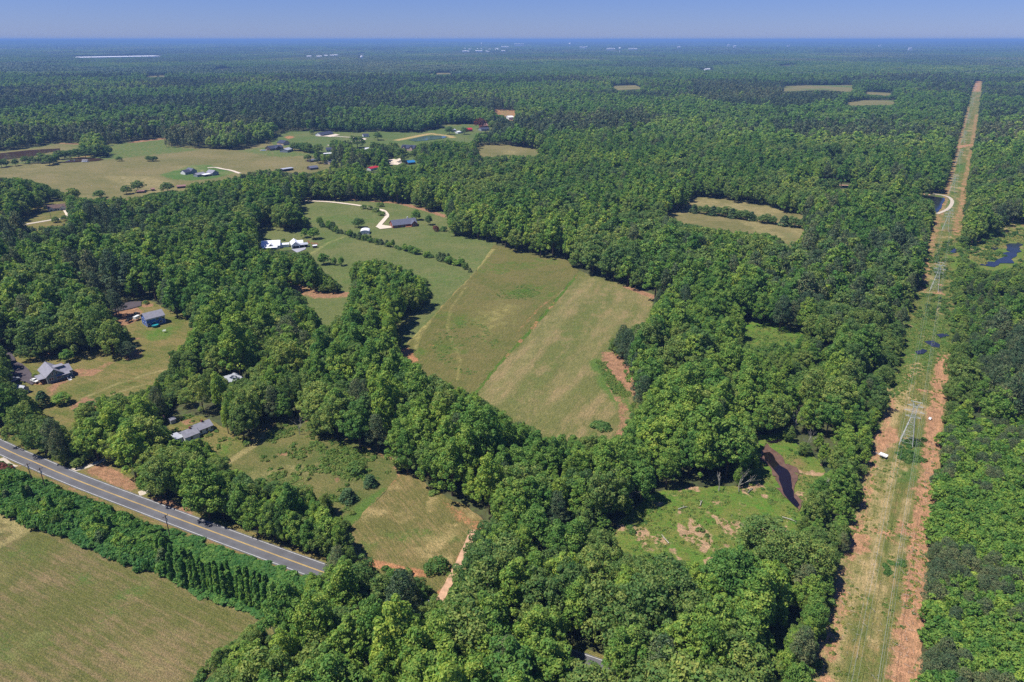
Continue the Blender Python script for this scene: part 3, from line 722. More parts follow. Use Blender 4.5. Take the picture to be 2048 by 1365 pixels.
def offset_line(pts, off):
    out = []
    for i, p in enumerate(pts):
        d = (pts[min(i + 1, len(pts) - 1)] - pts[max(i - 1, 0)]).normalized()
        out.append(p + Vector((-d.y, d.x)) * off)
    return out
for off in (-3.28, 3.28):
    ribbon('edge_line', offset_line(road_pts, off), 0.17, M['white_paint'], _rz + 0.02, world=True, parent=road, wob=0.02, step=4)
for off in (-0.14, 0.14):
    ribbon('centre_line', offset_line(road_pts, off), 0.15, M['yellow_paint'], _rz + 0.02, world=True, parent=road, wob=0.02, step=4)

# ------------------------------------------------------------------ tracks and drives
ribbon('driveway', [(131, 945), (165, 938), (195, 927), (212, 920)], 2.6, M['gravel'], label='pale gravel driveway leaving the road beside the dirt parking spot', cat='driveway', step=1.5)
ribbon('driveway', [(278, 990), (292, 985), (306, 976)], 3.4, M['gravel'], label='short pale gravel apron on the road by the mailbox', cat='driveway', step=1.0)
ribbon('driveway', [(0, 920), (16, 934), (30, 938)], 3.5, M['gravel'], label='pale gravel turnout at the road end by the red shrub', cat='driveway', step=1.0)
ribbon('dirt_track', [(948, 1062), (932, 1100), (905, 1155), (884, 1195), (860, 1240)], 2.6, M['track'], label='pale dirt track leading from the small field down to the road', cat='track', step=1.2)
ribbon('driveway', [(608, 402.5), (660, 405), (715, 411.5), (735, 416), (763, 421), (771, 426), (774, 433), (768, 441), (760, 450), (757, 455)], 4.2, M['concrete'], label='pale concrete drive curving to the brick house', cat='driveway', step=3)
sheet('parking_pad', [(751, 454), (762, 450.5), (785, 454), (783, 457), (760, 459.5)], M['concrete'], 3.0, jitter=0.1, label='pale concrete parking pad beside the brick house', cat='driveway')
sheet('parking_pad', [(583, 500), (600, 498), (612, 496), (611, 500), (594, 507)], simple_mat('grey_concrete', lin(165, 165, 172, 0.9), 0.9, 0.1), 3.0, jitter=0.1, label='grey concrete apron before the white garage', cat='driveway')
sheet('parking_lot', [(17, 722), (30, 724), (45, 730), (56, 740), (64, 752), (72, 765), (64, 772), (52, 766), (40, 763), (24, 768), (5, 770), (-10, 750), (5, 735)], M['asphalt2'], 2.0, jitter=0.2, label='dark asphalt parking area beside the green gabled house', cat='driveway')
ribbon('driveway', [(-30, 690), (4, 702), (18, 714), (24, 726)], 4.0, M['asphalt2'], label='dark asphalt lane curving in from the trees to the green house', cat='driveway')
sheet('parking_lot', [(222, 622), (240, 610), (262, 605), (284, 604), (282, 613), (262, 619), (240, 624)], M['asphalt2'], 2.0, jitter=0.2, label='dark asphalt turning area behind the blue house', cat='driveway')
sheet('driveway', [(125, 420.5), (133, 420), (140, 430), (138, 440), (133, 436), (130, 428)], M['concrete'], 2.0, jitter=0.1, label='white concrete drive of the house in the left woods', cat='driveway')
ribbon('lane', [(40, 452), (75, 446), (112, 440), (140, 438)], 5.0, M['gravel'], label='pale lane passing the white house in the left woods', cat='lane', step=3)
ribbon('driveway', [(480, 348), (462, 342), (445, 339), (430, 336), (415, 337)], 4.5, M['concrete'], label='white drive to the twin farmhouses', cat='driveway', step=4)
ribbon('driveway', [(1616, 371), (1690, 372), (1738, 375), (1800, 384), (1860, 391)], 5.0, M['track'], label='tan track along the pond dam', cat='track', step=4)
ribbon('driveway', [(1866, 389), (1885, 392), (1898, 396), (1904, 404), (1901, 413), (1893, 421), (1874, 429)], 3.4, M['gravel'], label='white gravel loop crossing the cleared strip by the pond', cat='track', step=3)
ribbon('driveway', [(632, 273), (690, 275), (730, 279), (700, 285), (655, 292)], 5.0, M['concrete'], label='pale drive between the long stable and the far houses', cat='driveway', step=6)
ribbon('driveway', [(930, 291), (943, 286), (960, 284)], 7.0, M['concrete'], label='pale bend of road at the far field corner', cat='road', step=4)
sheet('driveway', [(775, 321), (800, 318), (805, 326), (795, 331), (780, 330)], M['concrete'], 5.0, jitter=0.3, label='pale driveway beside the blue roofed house', cat='driveway')
sheet('driveway', [(648, 273), (672, 269), (680, 271), (660, 275)], M['concrete'], 5.0, jitter=0.3, label='white yard before the long stable', cat='driveway')

# ------------------------------------------------------------------ water
M['w_brown'] = water_mat('brown_water', lin(104, 76, 64, 0.6))
M['w_dark'] = water_mat('dark_water', lin(40, 32, 36, 0.6))
M['w_blue'] = water_mat('pond_water', lin(104, 130, 122, 0.75))
M['w_swamp'] = water_mat('swamp_water', lin(64, 66, 76, 0.5), 0.15)
def water(name, poly, mat, label, step=2.0, jit=0.4):
    return sheet(name, poly, mat, step, jitter=jit, label=label, cat='water', kind='structure')
M['mud'] = simple_mat('creek_mud', lin(112, 86, 74, 0.8), 0.7, 0.3, 0.5)
sheet('mud_bank', [(1518, 902), (1540, 896), (1556, 914), (1574, 932), (1590, 938), (1594, 956), (1592, 982), (1602, 1014), (1590, 1021), (1568, 1006), (1550, 980), (1546, 962), (1532, 942)], M['mud'], 1.4, jitter=1.6, label='brown mud flats along the dark creek', cat='mud')
water('creek_water', [(1524, 908), (1538, 906), (1548, 918), (1560, 934), (1574, 942), (1582, 958), (1586, 980), (1596, 1012), (1592, 1017), (1580, 1010), (1568, 992), (1559, 972), (1556, 956), (1543, 938), (1529, 922)], M['w_dark'], 'dark winding creek beside the marsh meadow', 1.2)
water('creek_water', [(1530, 886), (1556, 882), (1566, 884), (1556, 889), (1540, 890)], M['w_dark'], 'small dark pool above the marsh creek', 1.2)
water('pond_water', [(-400, 330), (0, 308), (58, 301.5), (120, 298), (118, 302), (75, 310), (66, 313.5), (0, 322), (-400, 342)], M['w_brown'], 'long brown pond at the left edge behind a tree row', 5, 1.0)
water('pond_water', [(122, 327), (140, 321), (165, 318.5), (200, 318), (209, 320.5), (190, 323.5), (160, 325)], M['w_brown'], 'small brown pond with a floating dock', 4, 0.8)
water('pond_water', [(815, 281), (850, 273), (875, 272), (895, 274), (890, 277), (860, 281), (830, 284)], M['w_blue'], 'pale blue pond with sandy banks beyond the houses', 6, 0.8)
water('pond_water', [(1740, 377), (1800, 386), (1862, 394), (1890, 398), (1887, 408), (1880, 420), (1872, 428), (1866, 412), (1850, 400), (1790, 392), (1740, 381)], M['w_swamp'], 'blue pond inside the curve of the white gravel loop', 4, 0.8)
water('swamp_water', [(1968, 535), (1978, 526), (1996, 522), (2012, 514), (2016, 504), (2008, 496), (2014, 489), (2030, 486), (2046, 492), (2044, 506), (2030, 518), (2016, 530), (1992, 537)], M['w_swamp'], 'winding blue swamp channel at the right edge', 2.4, 2.6)
water('swamp_water', [(1980, 497), (1990, 494), (1998, 499), (1988, 503)], M['w_swamp'], 'narrow side arm of the swamp channel', 3, 0.4)
water('swamp_water', [(1896, 504), (1908, 499), (1920, 502), (1912, 508), (1900, 508)], M['w_swamp'], 'small blue pool in the scrub beside the pylons', 2, 0.4)
water('pool_water', [(1829, 705), (1845, 701), (1855, 704), (1846, 710), (1832, 711)], M['w_swamp'], 'violet puddle nearest the open grass of the cleared strip', 1.5, 0.3)
water('pool_water', [(1850, 686), (1866, 684), (1880, 692), (1878, 699), (1862, 696)], M['w_swamp'], 'middle puddle crossing the cleared strip', 1.5, 0.3)
water('pool_water', [(1872, 672), (1890, 669), (1898, 674), (1880, 678)], M['w_swamp'], 'upper puddle at the woods edge of the cleared strip', 1.5, 0.3)
# ------------------------------------------------------------------ plant forms
def unit(v):
    return v / np.maximum(np.linalg.norm(v, axis=-1, keepdims=True), 1e-9)

def leaf_quads(P, N, size, rng, asp=0.62, bend=0.22):
    n = len(P)
    t = unit(np.cross(N, rng.normal(size=(n, 3))))
    b = np.cross(N, t)
    s = (size * rng.uniform(0.65, 1.35, (n, 1)))
    q = np.stack([P + t * s, P + b * s * asp + N * s * bend, P - t * s, P - b * s * asp + N * s * bend], 1)
    return q

def quads_mesh(name, quads, shade, mats, extra=None):
    """leaf faces plus optional woody faces (second material)"""
    n = len(quads)
    V = quads.reshape(-1, 3)
    ev, ef = (extra.v, extra.f) if extra else ([], [])
    allv = np.vstack([V, np.array(ev)]) if len(ev) else V
    me = bpy.data.meshes.new(name)
    nl = n * 4 + sum(len(f) for f in ef)
    me.vertices.add(len(allv))
    me.vertices.foreach_set('co', allv.astype(np.float32).ravel())
    me.loops.add(nl)
    li = list(range(n * 4))
    starts = list(range(0, n * 4, 4))
    o = n * 4
    for f in ef:
        starts.append(len(li))
        li += [o + i for i in f]
    me.loops.foreach_set('vertex_index', np.array(li, np.int32))
    me.polygons.add(n + len(ef))
    me.polygons.foreach_set('loop_start', np.array(starts, np.int32))
    mi = np.zeros(n + len(ef), np.int32)
    mi[n:] = 1
    for m in mats:
        me.materials.append(m)
    me.polygons.foreach_set('material_index', mi)
    a = me.attributes.new('shade', 'FLOAT', 'FACE')
    sh = np.full(n + len(ef), 0.5, np.float32)
    sh[:n] = shade
    a.data.foreach_set('value', sh)
    me.update(calc_edges=True)
    return me

def lobes_to_leaves(C, r, out, per, size, rng, flat=0.85, jit=0.5, asp=0.62, up=0.25, keep=-0.35):
    Q, S = [], []
    lsh = rng.uniform(0.2, 0.8, len(C))
    for i in range(len(C)):
        d = unit(rng.normal(size=(per * 2, 3)))
        bias = out[i] * 0.75 + np.array([0, 0, 0.5])
        d = d[d @ bias > keep][:per]
        rad = r[i] * rng.uniform(0.72, 1.12, (len(d), 1))
        p = C[i] + d * rad * np.array([1, 1, flat])
        dist = np.linalg.norm(p[:, None, :] - C[None], axis=2) / r[None] 
        dist[:, i] = 9
        ok = dist.min(1) > 0.70
        p, d = p[ok], d[ok]
        n = unit(d * 0.85 + np.array([0, 0, up]) + rng.normal(size=d.shape) * jit)
        Q.append(leaf_quads(p, n, size, rng, asp))
        S.append(np.clip(lsh[i] * 0.6 + rng.uniform(-0.05, 0.45, len(p)), 0, 1))
    return np.concatenate(Q), np.concatenate(S)

def wood(h, top, rad, rng, tips, n=7):
    mb = MB()
    lean = rng.uniform(-0.03, 0.03, 2) * h
    pts = [(lean[0] * t * t, lean[1] * t * t, h * top * t) for t in (-0.02, 0.05, 0.35, 0.7, 1.0)]
    mb.tube(pts, [rad * 1.5, rad, rad * 0.8, rad * 0.5, rad * 0.12], n)
    for tp in tips:
        z0 = min(max(tp[2] * 0.72, h * 0.2), h * top * 0.85)
        m = (tp[0] * 0.5, tp[1] * 0.5, (z0 + tp[2]) * 0.5 + 0.3)
        mb.tube([(0, 0, z0), m, tuple(tp)], [rad * 0.42, rad * 0.26, rad * 0.06], 5)
    return mb

def form_broad(seed, h, rad, nl, per, size, base=0.25, lr=(0.27, 0.42), topw=1.0):
    rng = np.random.default_rng(seed)
    i = np.arange(nl) + 0.5
    z = 1 - 1.6 * i / nl
    th = i * 2.39996 + rng.uniform(0, 6.28)
    z = np.clip(z + rng.normal(size=nl) * 0.09, -0.8, 1)
    s = np.sqrt(np.maximum(1 - z * z, 0))
    d = np.stack([s * np.cos(th + rng.normal(size=nl) * 0.2), s * np.sin(th + rng.normal(size=nl) * 0.2), z], 1)
    Rz = h * (1 - base) / 2
    zc = h * (1 + base) / 2
    a = rng.uniform(0.48, 0.92, (nl, 1)) * np.where(rng.random((nl, 1)) < 0.15, 1.14, 1.0)
    az = 1 + 0.22 * np.sin(th * 2 + rng.uniform(0, 6.28)) + 0.14 * np.sin(th * 3 + rng.uniform(0, 6.28))
    a = a * az[:, None]
    sk = np.array([rng.uniform(0.85, 1.12), rng.uniform(0.85, 1.12), 1.0])
    wid = np.where(z[:, None] < 0, 1.0, 1 + (topw - 1) * z[:, None])
    C = d * a * np.array([rad, rad, Rz]) * sk
    C[:, :2] *= wid
    C[:, 2] += zc
    r = rad * rng.uniform(lr[0], lr[1], nl)
    C[:, 2] = np.minimum(C[:, 2], h - r * 0.75)
    q, sh = lobes_to_leaves(C, r, d, per, size, rng, jit=0.52 if size < 1 else 0.35)
    tips = [C[j] for j in rng.choice(nl, min(7, nl), replace=False)]
    return q, sh, wood(h, 0.86, 0.018 * h, rng, tips)

def form_pine(seed, h, rad, nl, per, size, base=0.45):
    rng = np.random.default_rng(seed)
    C, D, r = [], [], []
    for j in range(nl):
        t = (j + 0.5) / nl
        z = h * (base + (1 - base) * t) - 0.4
        br = rad * (1 - t ** 1.7) * rng.uniform(0.45, 1.0) + 0.3
        a = j * 2.4 + rng.uniform(-0.5, 0.5)
        C.append((br * math.cos(a), br * math.sin(a), z + br * 0.12))
        D.append((math.cos(a) * 0.8, math.sin(a) * 0.8, 0.5))
        r.append(rad * rng.uniform(0.26, 0.4))
    C, D, r = np.array(C), unit(np.array(D)), np.array(r)
    q, sh = lobes_to_leaves(C, r, D, per, size, rng, 0.6, 0.7, 0.3, 0.3, -0.6)
    tips = [C[j] for j in range(0, nl, max(1, nl // 12))]
    return q, sh, wood(h, 0.97, 0.014 * h, rng, tips)

def form_cone(seed, h, rad, nl, per, size, power=0.8):
    rng = np.random.default_rng(seed)
    C, D, r = [], [], []
    for j in range(nl):
        t = (j + 0.5) / nl
        z = h * (0.06 + 0.9 * t)
        br = rad * ((1 - t) ** power) * rng.uniform(0.55, 0.85)
        a = j * 2.4 + rng.uniform(-0.4, 0.4)
        C.append((br * math.cos(a), br * math.sin(a), z))
        D.append((math.cos(a), math.sin(a), 0.35))
        r.append(max(rad * 0.42 * (1 - 0.72 * t), 0.22 * rad) * rng.uniform(0.85, 1.2))
    C, D, r = np.array(C), unit(np.array(D)), np.array(r)
    q, sh = lobes_to_leaves(C, r, D, per, size, rng, 1.0, 0.45, 0.45, 0.2, -0.4)
    return q, sh, wood(h, 0.92, 0.02 * h, rng, [])

def form_shrub(seed, h, rad, nl, per, size):
    rng = np.random.default_rng(seed)
    a = rng.uniform(0, 6.28, nl)
    rr = rad * np.sqrt(rng.random(nl)) * 0.75
    r = rad * rng.uniform(0.3, 0.5, nl)
    z = np.maximum((h - r) * np.sqrt(np.maximum(1 - (rr / rad) ** 2, 0.05)) * rng.uniform(0.5, 1, nl), r * 0.4)
    C = np.stack([rr * np.cos(a), rr * np.sin(a), z], 1)
    D = unit(np.stack([np.cos(a) * rr, np.sin(a) * rr, np.full(nl, rad * 0.6)], 1))
    q, sh = lobes_to_leaves(C, r, D, per, size, rng, 0.8, 0.5, 0.65, 0.4, -0.3)
    mb = MB()
    for j in range(min(nl, 4)):
        mb.tube([(0, 0, -0.05), tuple(C[j] * 0.6), tuple(C[j])], [0.05 * h / 2, 0.035 * h / 2, 0.01], 4)
    return q, sh, mb

def form_column(seed, h, rad, nl, per, size):
    """a dead trunk draped to the ground in vines"""
    rng = np.random.default_rng(seed)
    C, D, r = [], [], []
    for j in range(nl):
        t = (j + 0.5) / nl
        br = rad * (0.65 - 0.45 * t) * rng.uniform(0.7, 1.1)
        a = j * 2.4 + rng.uniform(-0.4, 0.4)
        C.append((br * math.cos(a), br * math.sin(a), h * (0.02 + 0.93 * t)))
        D.append((math.cos(a), math.sin(a), 0.25))
        r.append(rad * rng.uniform(0.36, 0.6) * (1.1 - 0.5 * t))
    C, D, r = np.array(C), unit(np.array(D)), np.array(r)
    q, sh = lobes_to_leaves(C, r, D, per, size, rng, 1.25, 0.45, 0.7, 0.35, -0.4)
    return q, sh, wood(h, 0.9, 0.15, rng, [])

def bare_tree(seed, h, levels=4):
    rng = random.Random(seed)
    mb = MB()
    def grow(p, d, L, r, lv):
        q = p + d * L
        mid = p + d * L * 0.5 + Vector((rng.uniform(-1, 1), rng.uniform(-1, 1), 0)) * L * 0.05
        mb.tube([p, mid, q], [r, r * 0.8, r * 0.55], 5 if lv < 2 else 3)
        if lv >= levels:
            return
        for _ in range(3 if lv < 3 else 2):
            nd = (d + Vector((rng.uniform(-1, 1), rng.uniform(-1, 1), rng.uniform(-0.15, 0.6))) * 0.75).normalized()
            grow(p + (q - p) * rng.uniform(0.55, 1.0), nd, L * rng.uniform(0.5, 0.75), r * 0.5, lv + 1)
    grow(Vector((0, 0, -0.2)), Vector((0.03, 0.02, 1)).normalized(), h * 0.42, h * 0.016, 0)
    return mb

HID = bpy.data.collections.new('plant_forms')         # forms that the woods are made from; not in the scene itself
FORM = {}                                             # (kind, lod) -> list of dicts
H0 = {'oak': (20, 7.2), 'poplar': (23, 6.0), 'pine': (22, 4.6), 'cedar': (7, 2.2), 'young': (9, 2.4), 'shrub': (3.0, 2.2), 'kudzu': (4.0, 2.8), 'column': (8.0, 1.3), 'weed': (0.9, 0.9)}
def make_form(kind, lod, seed):
    h, rad = H0[kind]
    # (lobes, leaves per lobe, leaf size) by level of detail
    if kind == 'oak':
        nl, per, sz = {0: (105, 92, 0.36), 1: (70, 42, 0.60), 2: (26, 24, 1.25)}[lod]
        q, s, w = form_broad(seed, h, rad, nl, per, sz, 0.10, (0.12, 0.28) if lod < 2 else (0.22, 0.4), 0.9)
    elif kind == 'poplar':
        nl, per, sz = {0: (105, 88, 0.35), 1: (70, 40, 0.58), 2: (26, 24, 1.2)}[lod]
        q, s, w = form_broad(seed, h, rad, nl, per, sz, 0.10, (0.12, 0.28) if lod < 2 else (0.22, 0.4), 0.55)
    elif kind == 'pine':
        nl, per, sz = {0: (60, 110, 0.36), 1: (40, 44, 0.58), 2: (18, 16, 1.3)}[lod]
        q, s, w = form_pine(seed, h, rad, nl, per, sz, 0.35)
    elif kind == 'cedar':
        nl, per, sz = {0: (44, 60, 0.24), 1: (26, 30, 0.42), 2: (12, 12, 0.8)}[lod]
        q, s, w = form_cone(seed, h, rad, nl, per, sz, 0.55)
    elif kind == 'young':
        nl, per, sz = {0: (36, 60, 0.30), 1: (22, 30, 0.48), 2: (10, 14, 0.9)}[lod]
        q, s, w = form_broad(seed, h, rad, nl, per, sz, 0.08, (0.28, 0.45), 0.6)
    elif kind == 'shrub':
        nl, per, sz = {0: (18, 60, 0.26), 1: (12, 30, 0.42), 2: (7, 12, 0.8)}[lod]
        q, s, w = form_shrub(seed, h, rad, nl, per, sz)
    elif kind == 'kudzu':
        nl, per, sz = {0: (20, 80, 0.34), 1: (14, 44, 0.46), 2: (7, 12, 0.9)}[lod]
        q, s, w = form_shrub(seed, h, rad, nl, per, sz)
    elif kind == 'column':
        q, s, w = form_column(seed, h, rad, 26, 70, 0.30)
    elif kind == 'weed':
        q, s, w = form_shrub(seed, h, rad, 7, 16, 0.22)
    return q, s, w
LMAT = {'column': 'kudzu'}
def forms(kind, lod, n, seed0):
    out = []
    for i in range(n):
        q, s, w = make_form(kind, lod, seed0 + i * 13)
        out.append({'q': q, 's': s, 'w': w, 'kind': kind, 'mesh': None, 'crown': None, 'trunk': None, 'obj': None})
    FORM[(kind, lod)] = out
for kind, n0, n1, n2 in (('oak', 5, 4, 3), ('poplar', 5, 4, 3), ('pine', 3, 3, 2), ('cedar', 3, 2, 0), ('young', 4, 3, 0), ('shrub', 3, 3, 0), ('kudzu', 0, 4, 0), ('column', 3, 0, 0), ('weed', 0, 3, 0)):
    for lod, n in ((0, n0), (1, n1), (2, n2)):
        if n:
            forms(kind, lod, n, 100 + sum(map(ord, kind)) + lod * 500)
_fid = [0]
def form_object(f, leaf=None):
    if f['obj'] is None:
        me = quads_mesh('plant_form', f['q'], f['s'], [M[leaf or LMAT.get(f['kind'], f['kind'])], M['bark']], f['w'])
        o = bpy.data.objects.new('plant_form_%03d' % _fid[0], me)
        _fid[0] += 1
        f['obj'] = o
    return f['obj']
def form_parts(f, leaf=None):
    if f['crown'] is None:
        f['crown'] = quads_mesh('crown', f['q'], f['s'], [M[leaf or LMAT.get(f['kind'], f['kind'])]])
        f['trunk'] = f['w'].mesh('trunk', M['bark'])
    return f['crown'], f['trunk']

def scatter(name, objs, pts, idx, rot, scl, tint, label, cat, kind='stuff'):
    """one object whose points carry plants (geometry nodes)"""
    c = bpy.data.collections.new(name + '_forms')
    for o in objs:
        c.objects.link(o)
    order = sorted(range(len(objs)), key=lambda i: objs[i].name)
    rank = np.zeros(len(objs), np.int32)
    for r_, i in enumerate(order):
        rank[i] = r_
    me = bpy.data.meshes.new(name)
    me.vertices.add(len(pts))
    me.vertices.foreach_set('co', pts.astype(np.float32).ravel())
    for nm, ty, arr, key in (('form', 'INT', rank[idx].astype(np.int32), 'value'), ('turn', 'FLOAT', rot.astype(np.float32), 'value'), ('tint', 'FLOAT', tint.astype(np.float32), 'value'), ('size', 'FLOAT_VECTOR', scl.astype(np.float32).ravel(), 'vector')):
        a = me.attributes.new(nm, ty, 'POINT')
        a.data.foreach_set(key, arr)
    o = link(name, me)
    g = bpy.data.node_groups.new(name, 'GeometryNodeTree')
    g.interface.new_socket('Geometry', in_out='INPUT', socket_type='NodeSocketGeometry')
    g.interface.new_socket('Geometry', in_out='OUTPUT', socket_type='NodeSocketGeometry')
    N = g.nodes
    gi, go = N.new('NodeGroupInput'), N.new('NodeGroupOutput')
    ip = N.new('GeometryNodeInstanceOnPoints')
    ci = N.new('GeometryNodeCollectionInfo')
    ci.inputs['Collection'].default_value = c
    ci.inputs['Separate Children'].default_value = True
    ci.inputs['Reset Children'].default_value = True
    ip.inputs['Pick Instance'].default_value = True
    def na(nm, ty):
        x = N.new('GeometryNodeInputNamedAttribute')
        x.data_type = ty
        x.inputs['Name'].default_value = nm
        return x.outputs['Attribute']
    cx = N.new('ShaderNodeCombineXYZ')
    er = N.new('FunctionNodeEulerToRotation')
    L = g.links
    L.new(na('turn', 'FLOAT'), cx.inputs[2])
    L.new(cx.outputs[0], er.inputs[0])
    L.new(gi.outputs[0], ip.inputs['Points'])
    L.new(ci.outputs[0], ip.inputs['Instance'])
    L.new(na('form', 'INT'), ip.inputs['Instance Index'])
    L.new(er.outputs[0], ip.inputs['Rotation'])
    L.new(na('size', 'FLOAT_VECTOR'), ip.inputs['Scale'])
    L.new(ip.outputs[0], go.inputs[0])
    md = o.modifiers.new('plants', 'NODES')
    md.node_group = g
    tag(o, label, cat, kind=kind)
    return o

# ------------------------------------------------------------------ where the woods stand
rngW = np.random.default_rng(77)
def hexgrid(y0, y1, s, slope, margin):
    P = []
    for i, yy in enumerate(np.arange(y0, y1, s * 0.87)):
        hw = yy * slope + margin
        xs = np.arange(-hw, hw, s) + (i % 2) * s * 0.5
        P.append(np.stack([xs, np.full(len(xs), yy)], 1))
    P = np.concatenate(P)
    return P + rngW.uniform(-0.36, 0.36, P.shape) * s

def covers_open(X, Y, h, r, polys=None):
    """would a plant of this size stand on, or hide, ground the photo shows open"""
    bad = np.zeros(X.shape, bool)
    for (fx, fz) in ((0, 0), (0, 0.45), (0, 0.75), (0, 0.93), (-1.0, 0.5), (1.0, 0.5), (-0.7, 0.82), (0.7, 0.82), (-0.85, 0.22), (0.85, 0.22), (-0.95, 0.36), (0.95, 0.36), (0, 1.0)):
        px, py = proj(X + fx * r, Y, fz * h)
        for pl in (polys or OPEN):
            bad |= pip(px, py, pl)
    return bad

def inzone(X, Y, polys):
    px, py = proj(X, Y, 0.0)
    m = np.zeros(X.shape, bool)
    for pl in polys:
        m |= pip(px, py, pl)
    return m

WOODS = []                     # rows: x, y, z, kind, height scale, radius scale, tint
def put_woods(X, Y, kind, hs, rs, tint):
    for k in set(kind):
        m = kind == k
        WOODS.append((k, X[m], Y[m], hs[m], rs[m], tint[m]))

def grow(P, far):
    X, Y = P[:, 0], P[:, 1]
    n = len(X)
    g = np.random.default_rng(n)
    inpl, inku, insc = inzone(X, Y, [ZPLANT]), inzone(X, Y, [ZKUDZU]), inzone(X, Y, ZSCRUB)
    ok = ~(inpl | inku)
    pn = fbm(X, Y, 170, 11)
    pineprob = np.clip((fbm(X, Y, 330, 11) - 0.48) * 8, 0.10, 0.9) if far else np.clip((pn - 0.60) * 4, 0.04, 0.5)
    pineprob = np.where(inzone(X, Y, ZPINE), 0.95, pineprob)
    u = g.random(n)
    sp = fbm(X, Y, 55, 21) + g.normal(size=n) * 0.16
    kind = np.where(u < pineprob, 'pine', np.where(sp > 0.47, 'poplar', 'oak'))
    # trees of one size class over the wood, young ones here and there
    sz = np.clip(0.90 + (fbm(X, Y, 60, 31) - 0.5) * 0.5 + g.normal(size=n) * 0.19, 0.42, 1.4)
    sz = np.where(insc, sz * 0.42, sz)
    rowd = segdist(X, Y, ats(O_ROW), True)
    sz = np.where((rowd < 15) & (Y < 420), sz * 0.62, sz)
    drop = insc & (g.random(n) < 0.35)
    hs, rs = sz * g.uniform(0.9, 1.12, n), sz * g.uniform(0.85, 1.15, n)
    H = np.array([H0[k][0] for k in kind]) * hs
    Rr = np.array([H0[k][1] for k in kind]) * rs
    ok &= ~drop
    todo = ok.copy()
    final = np.zeros(n, bool)
    for f in (1.0, 0.72, 0.48):
        idx = np.where(todo)[0]
        if not len(idx):
            break
        bad = covers_open(X[idx], Y[idx], H[idx] * f, Rr[idx] * f)
        good = idx[~bad]
        hs[good] *= f
        rs[good] *= f if f == 1.0 else f * 1.12
        final[good] = True
        todo[good] = False
    tint = np.clip((0.12 if far else 0.36) + (fbm(X, Y, 90, 41) - 0.5) * 1.0 + (fbm(X, Y, 420, 43) - 0.5) * (1.4 if far else 0.4) + g.normal(size=n) * (0.13 if far else 0.27), 0, 1)
    m = final
    put_woods(X[m], Y[m], kind[m], hs[m], rs[m], tint[m])

NEAR, MID = 1150.0, 3300.0
grow(hexgrid(95, NEAR, 8.4, 0.80, 60), False)
grow(hexgrid(NEAR, MID, 10.0, 0.78, 40), True)
# undergrowth trees at the wood edges: small, fill the gaps under tall neighbours
P = hexgrid(100, 700, 5.2, 0.78, 20)
X, Y = P[:, 0], P[:, 1]
g = np.random.default_rng(3)
hs, rs = g.uniform(0.2, 0.5, len(X)), g.uniform(0.28, 0.55, len(X))
zone_no = inzone(X, Y, [ZPLANT, ZKUDZU])
bad = covers_open(X, Y, 20 * hs, 7 * rs) | zone_no
edge = covers_open(X, Y, 20 * np.ones(len(X)), 9 * np.ones(len(X))) & ~bad
put_woods(X[edge], Y[edge], np.where(g.random(edge.sum()) < 0.6, 'oak', 'poplar'), hs[edge], rs[edge], g.uniform(0.1, 0.8, edge.sum()))
# plantation of young trees on the right
P = hexgrid(95, 330, 3.7, 0.95, 40)
X, Y = P[:, 0], P[:, 1]
m = inzone(X, Y, [ZPLANT]) & ~covers_open(X, Y, np.full(len(X), 9.0), np.full(len(X), 2.2))
X, Y = X[m], Y[m]
g = np.random.default_rng(8)
dark = fbm(X, Y, 26, 51) + g.normal(size=len(X)) * 0.08 > 0.60
put_woods(X, Y, np.where(dark, 'pine', 'young'), np.where(dark, g.uniform(0.38, 0.5, len(X)), g.uniform(0.75, 1.2, len(X))), np.where(dark, g.uniform(0.5, 0.68, len(X)), g.uniform(0.9, 1.3, len(X))), np.clip(g.normal(0.45, 0.28, len(X)), 0, 1))

# gather, and take the ones that show largest in the photo as trees of their own
rows = []
for k, X, Y, hs, rs, t in WOODS:
    H, Rr = H0[k][0] * hs, H0[k][1] * rs
    px, py = proj(X, Y, H * 0.6)
    dist = np.sqrt(X ** 2 + Y ** 2 + (CAMH - H * 0.6) ** 2)
    size = (Rr + H * 0.2) / dist
    vis = (px > -5) & (px < 2053) & (py > 0) & (py < 1372)
    rows.append((k, X, Y, hs, rs, t, np.where(vis, size, -1), dist, px, py))
WOOD_TREES, SAPLINGS = [], []
cand = []
for ri, r_ in enumerate(rows):
    for j in np.where(r_[6] > 0.012)[0]:
        cand.append((r_[6][j], ri, j))
cand.sort(reverse=True)
n_big = n_sap = 0
chosen = set()
for s_, ri, j in cand:
    k = rows[ri][0]
    sap = k == 'young'
    if sap and n_sap < 270:
        n_sap += 1
    elif not sap and n_big < 300:
        n_big += 1
    else:
        continue
    chosen.add((ri, j))

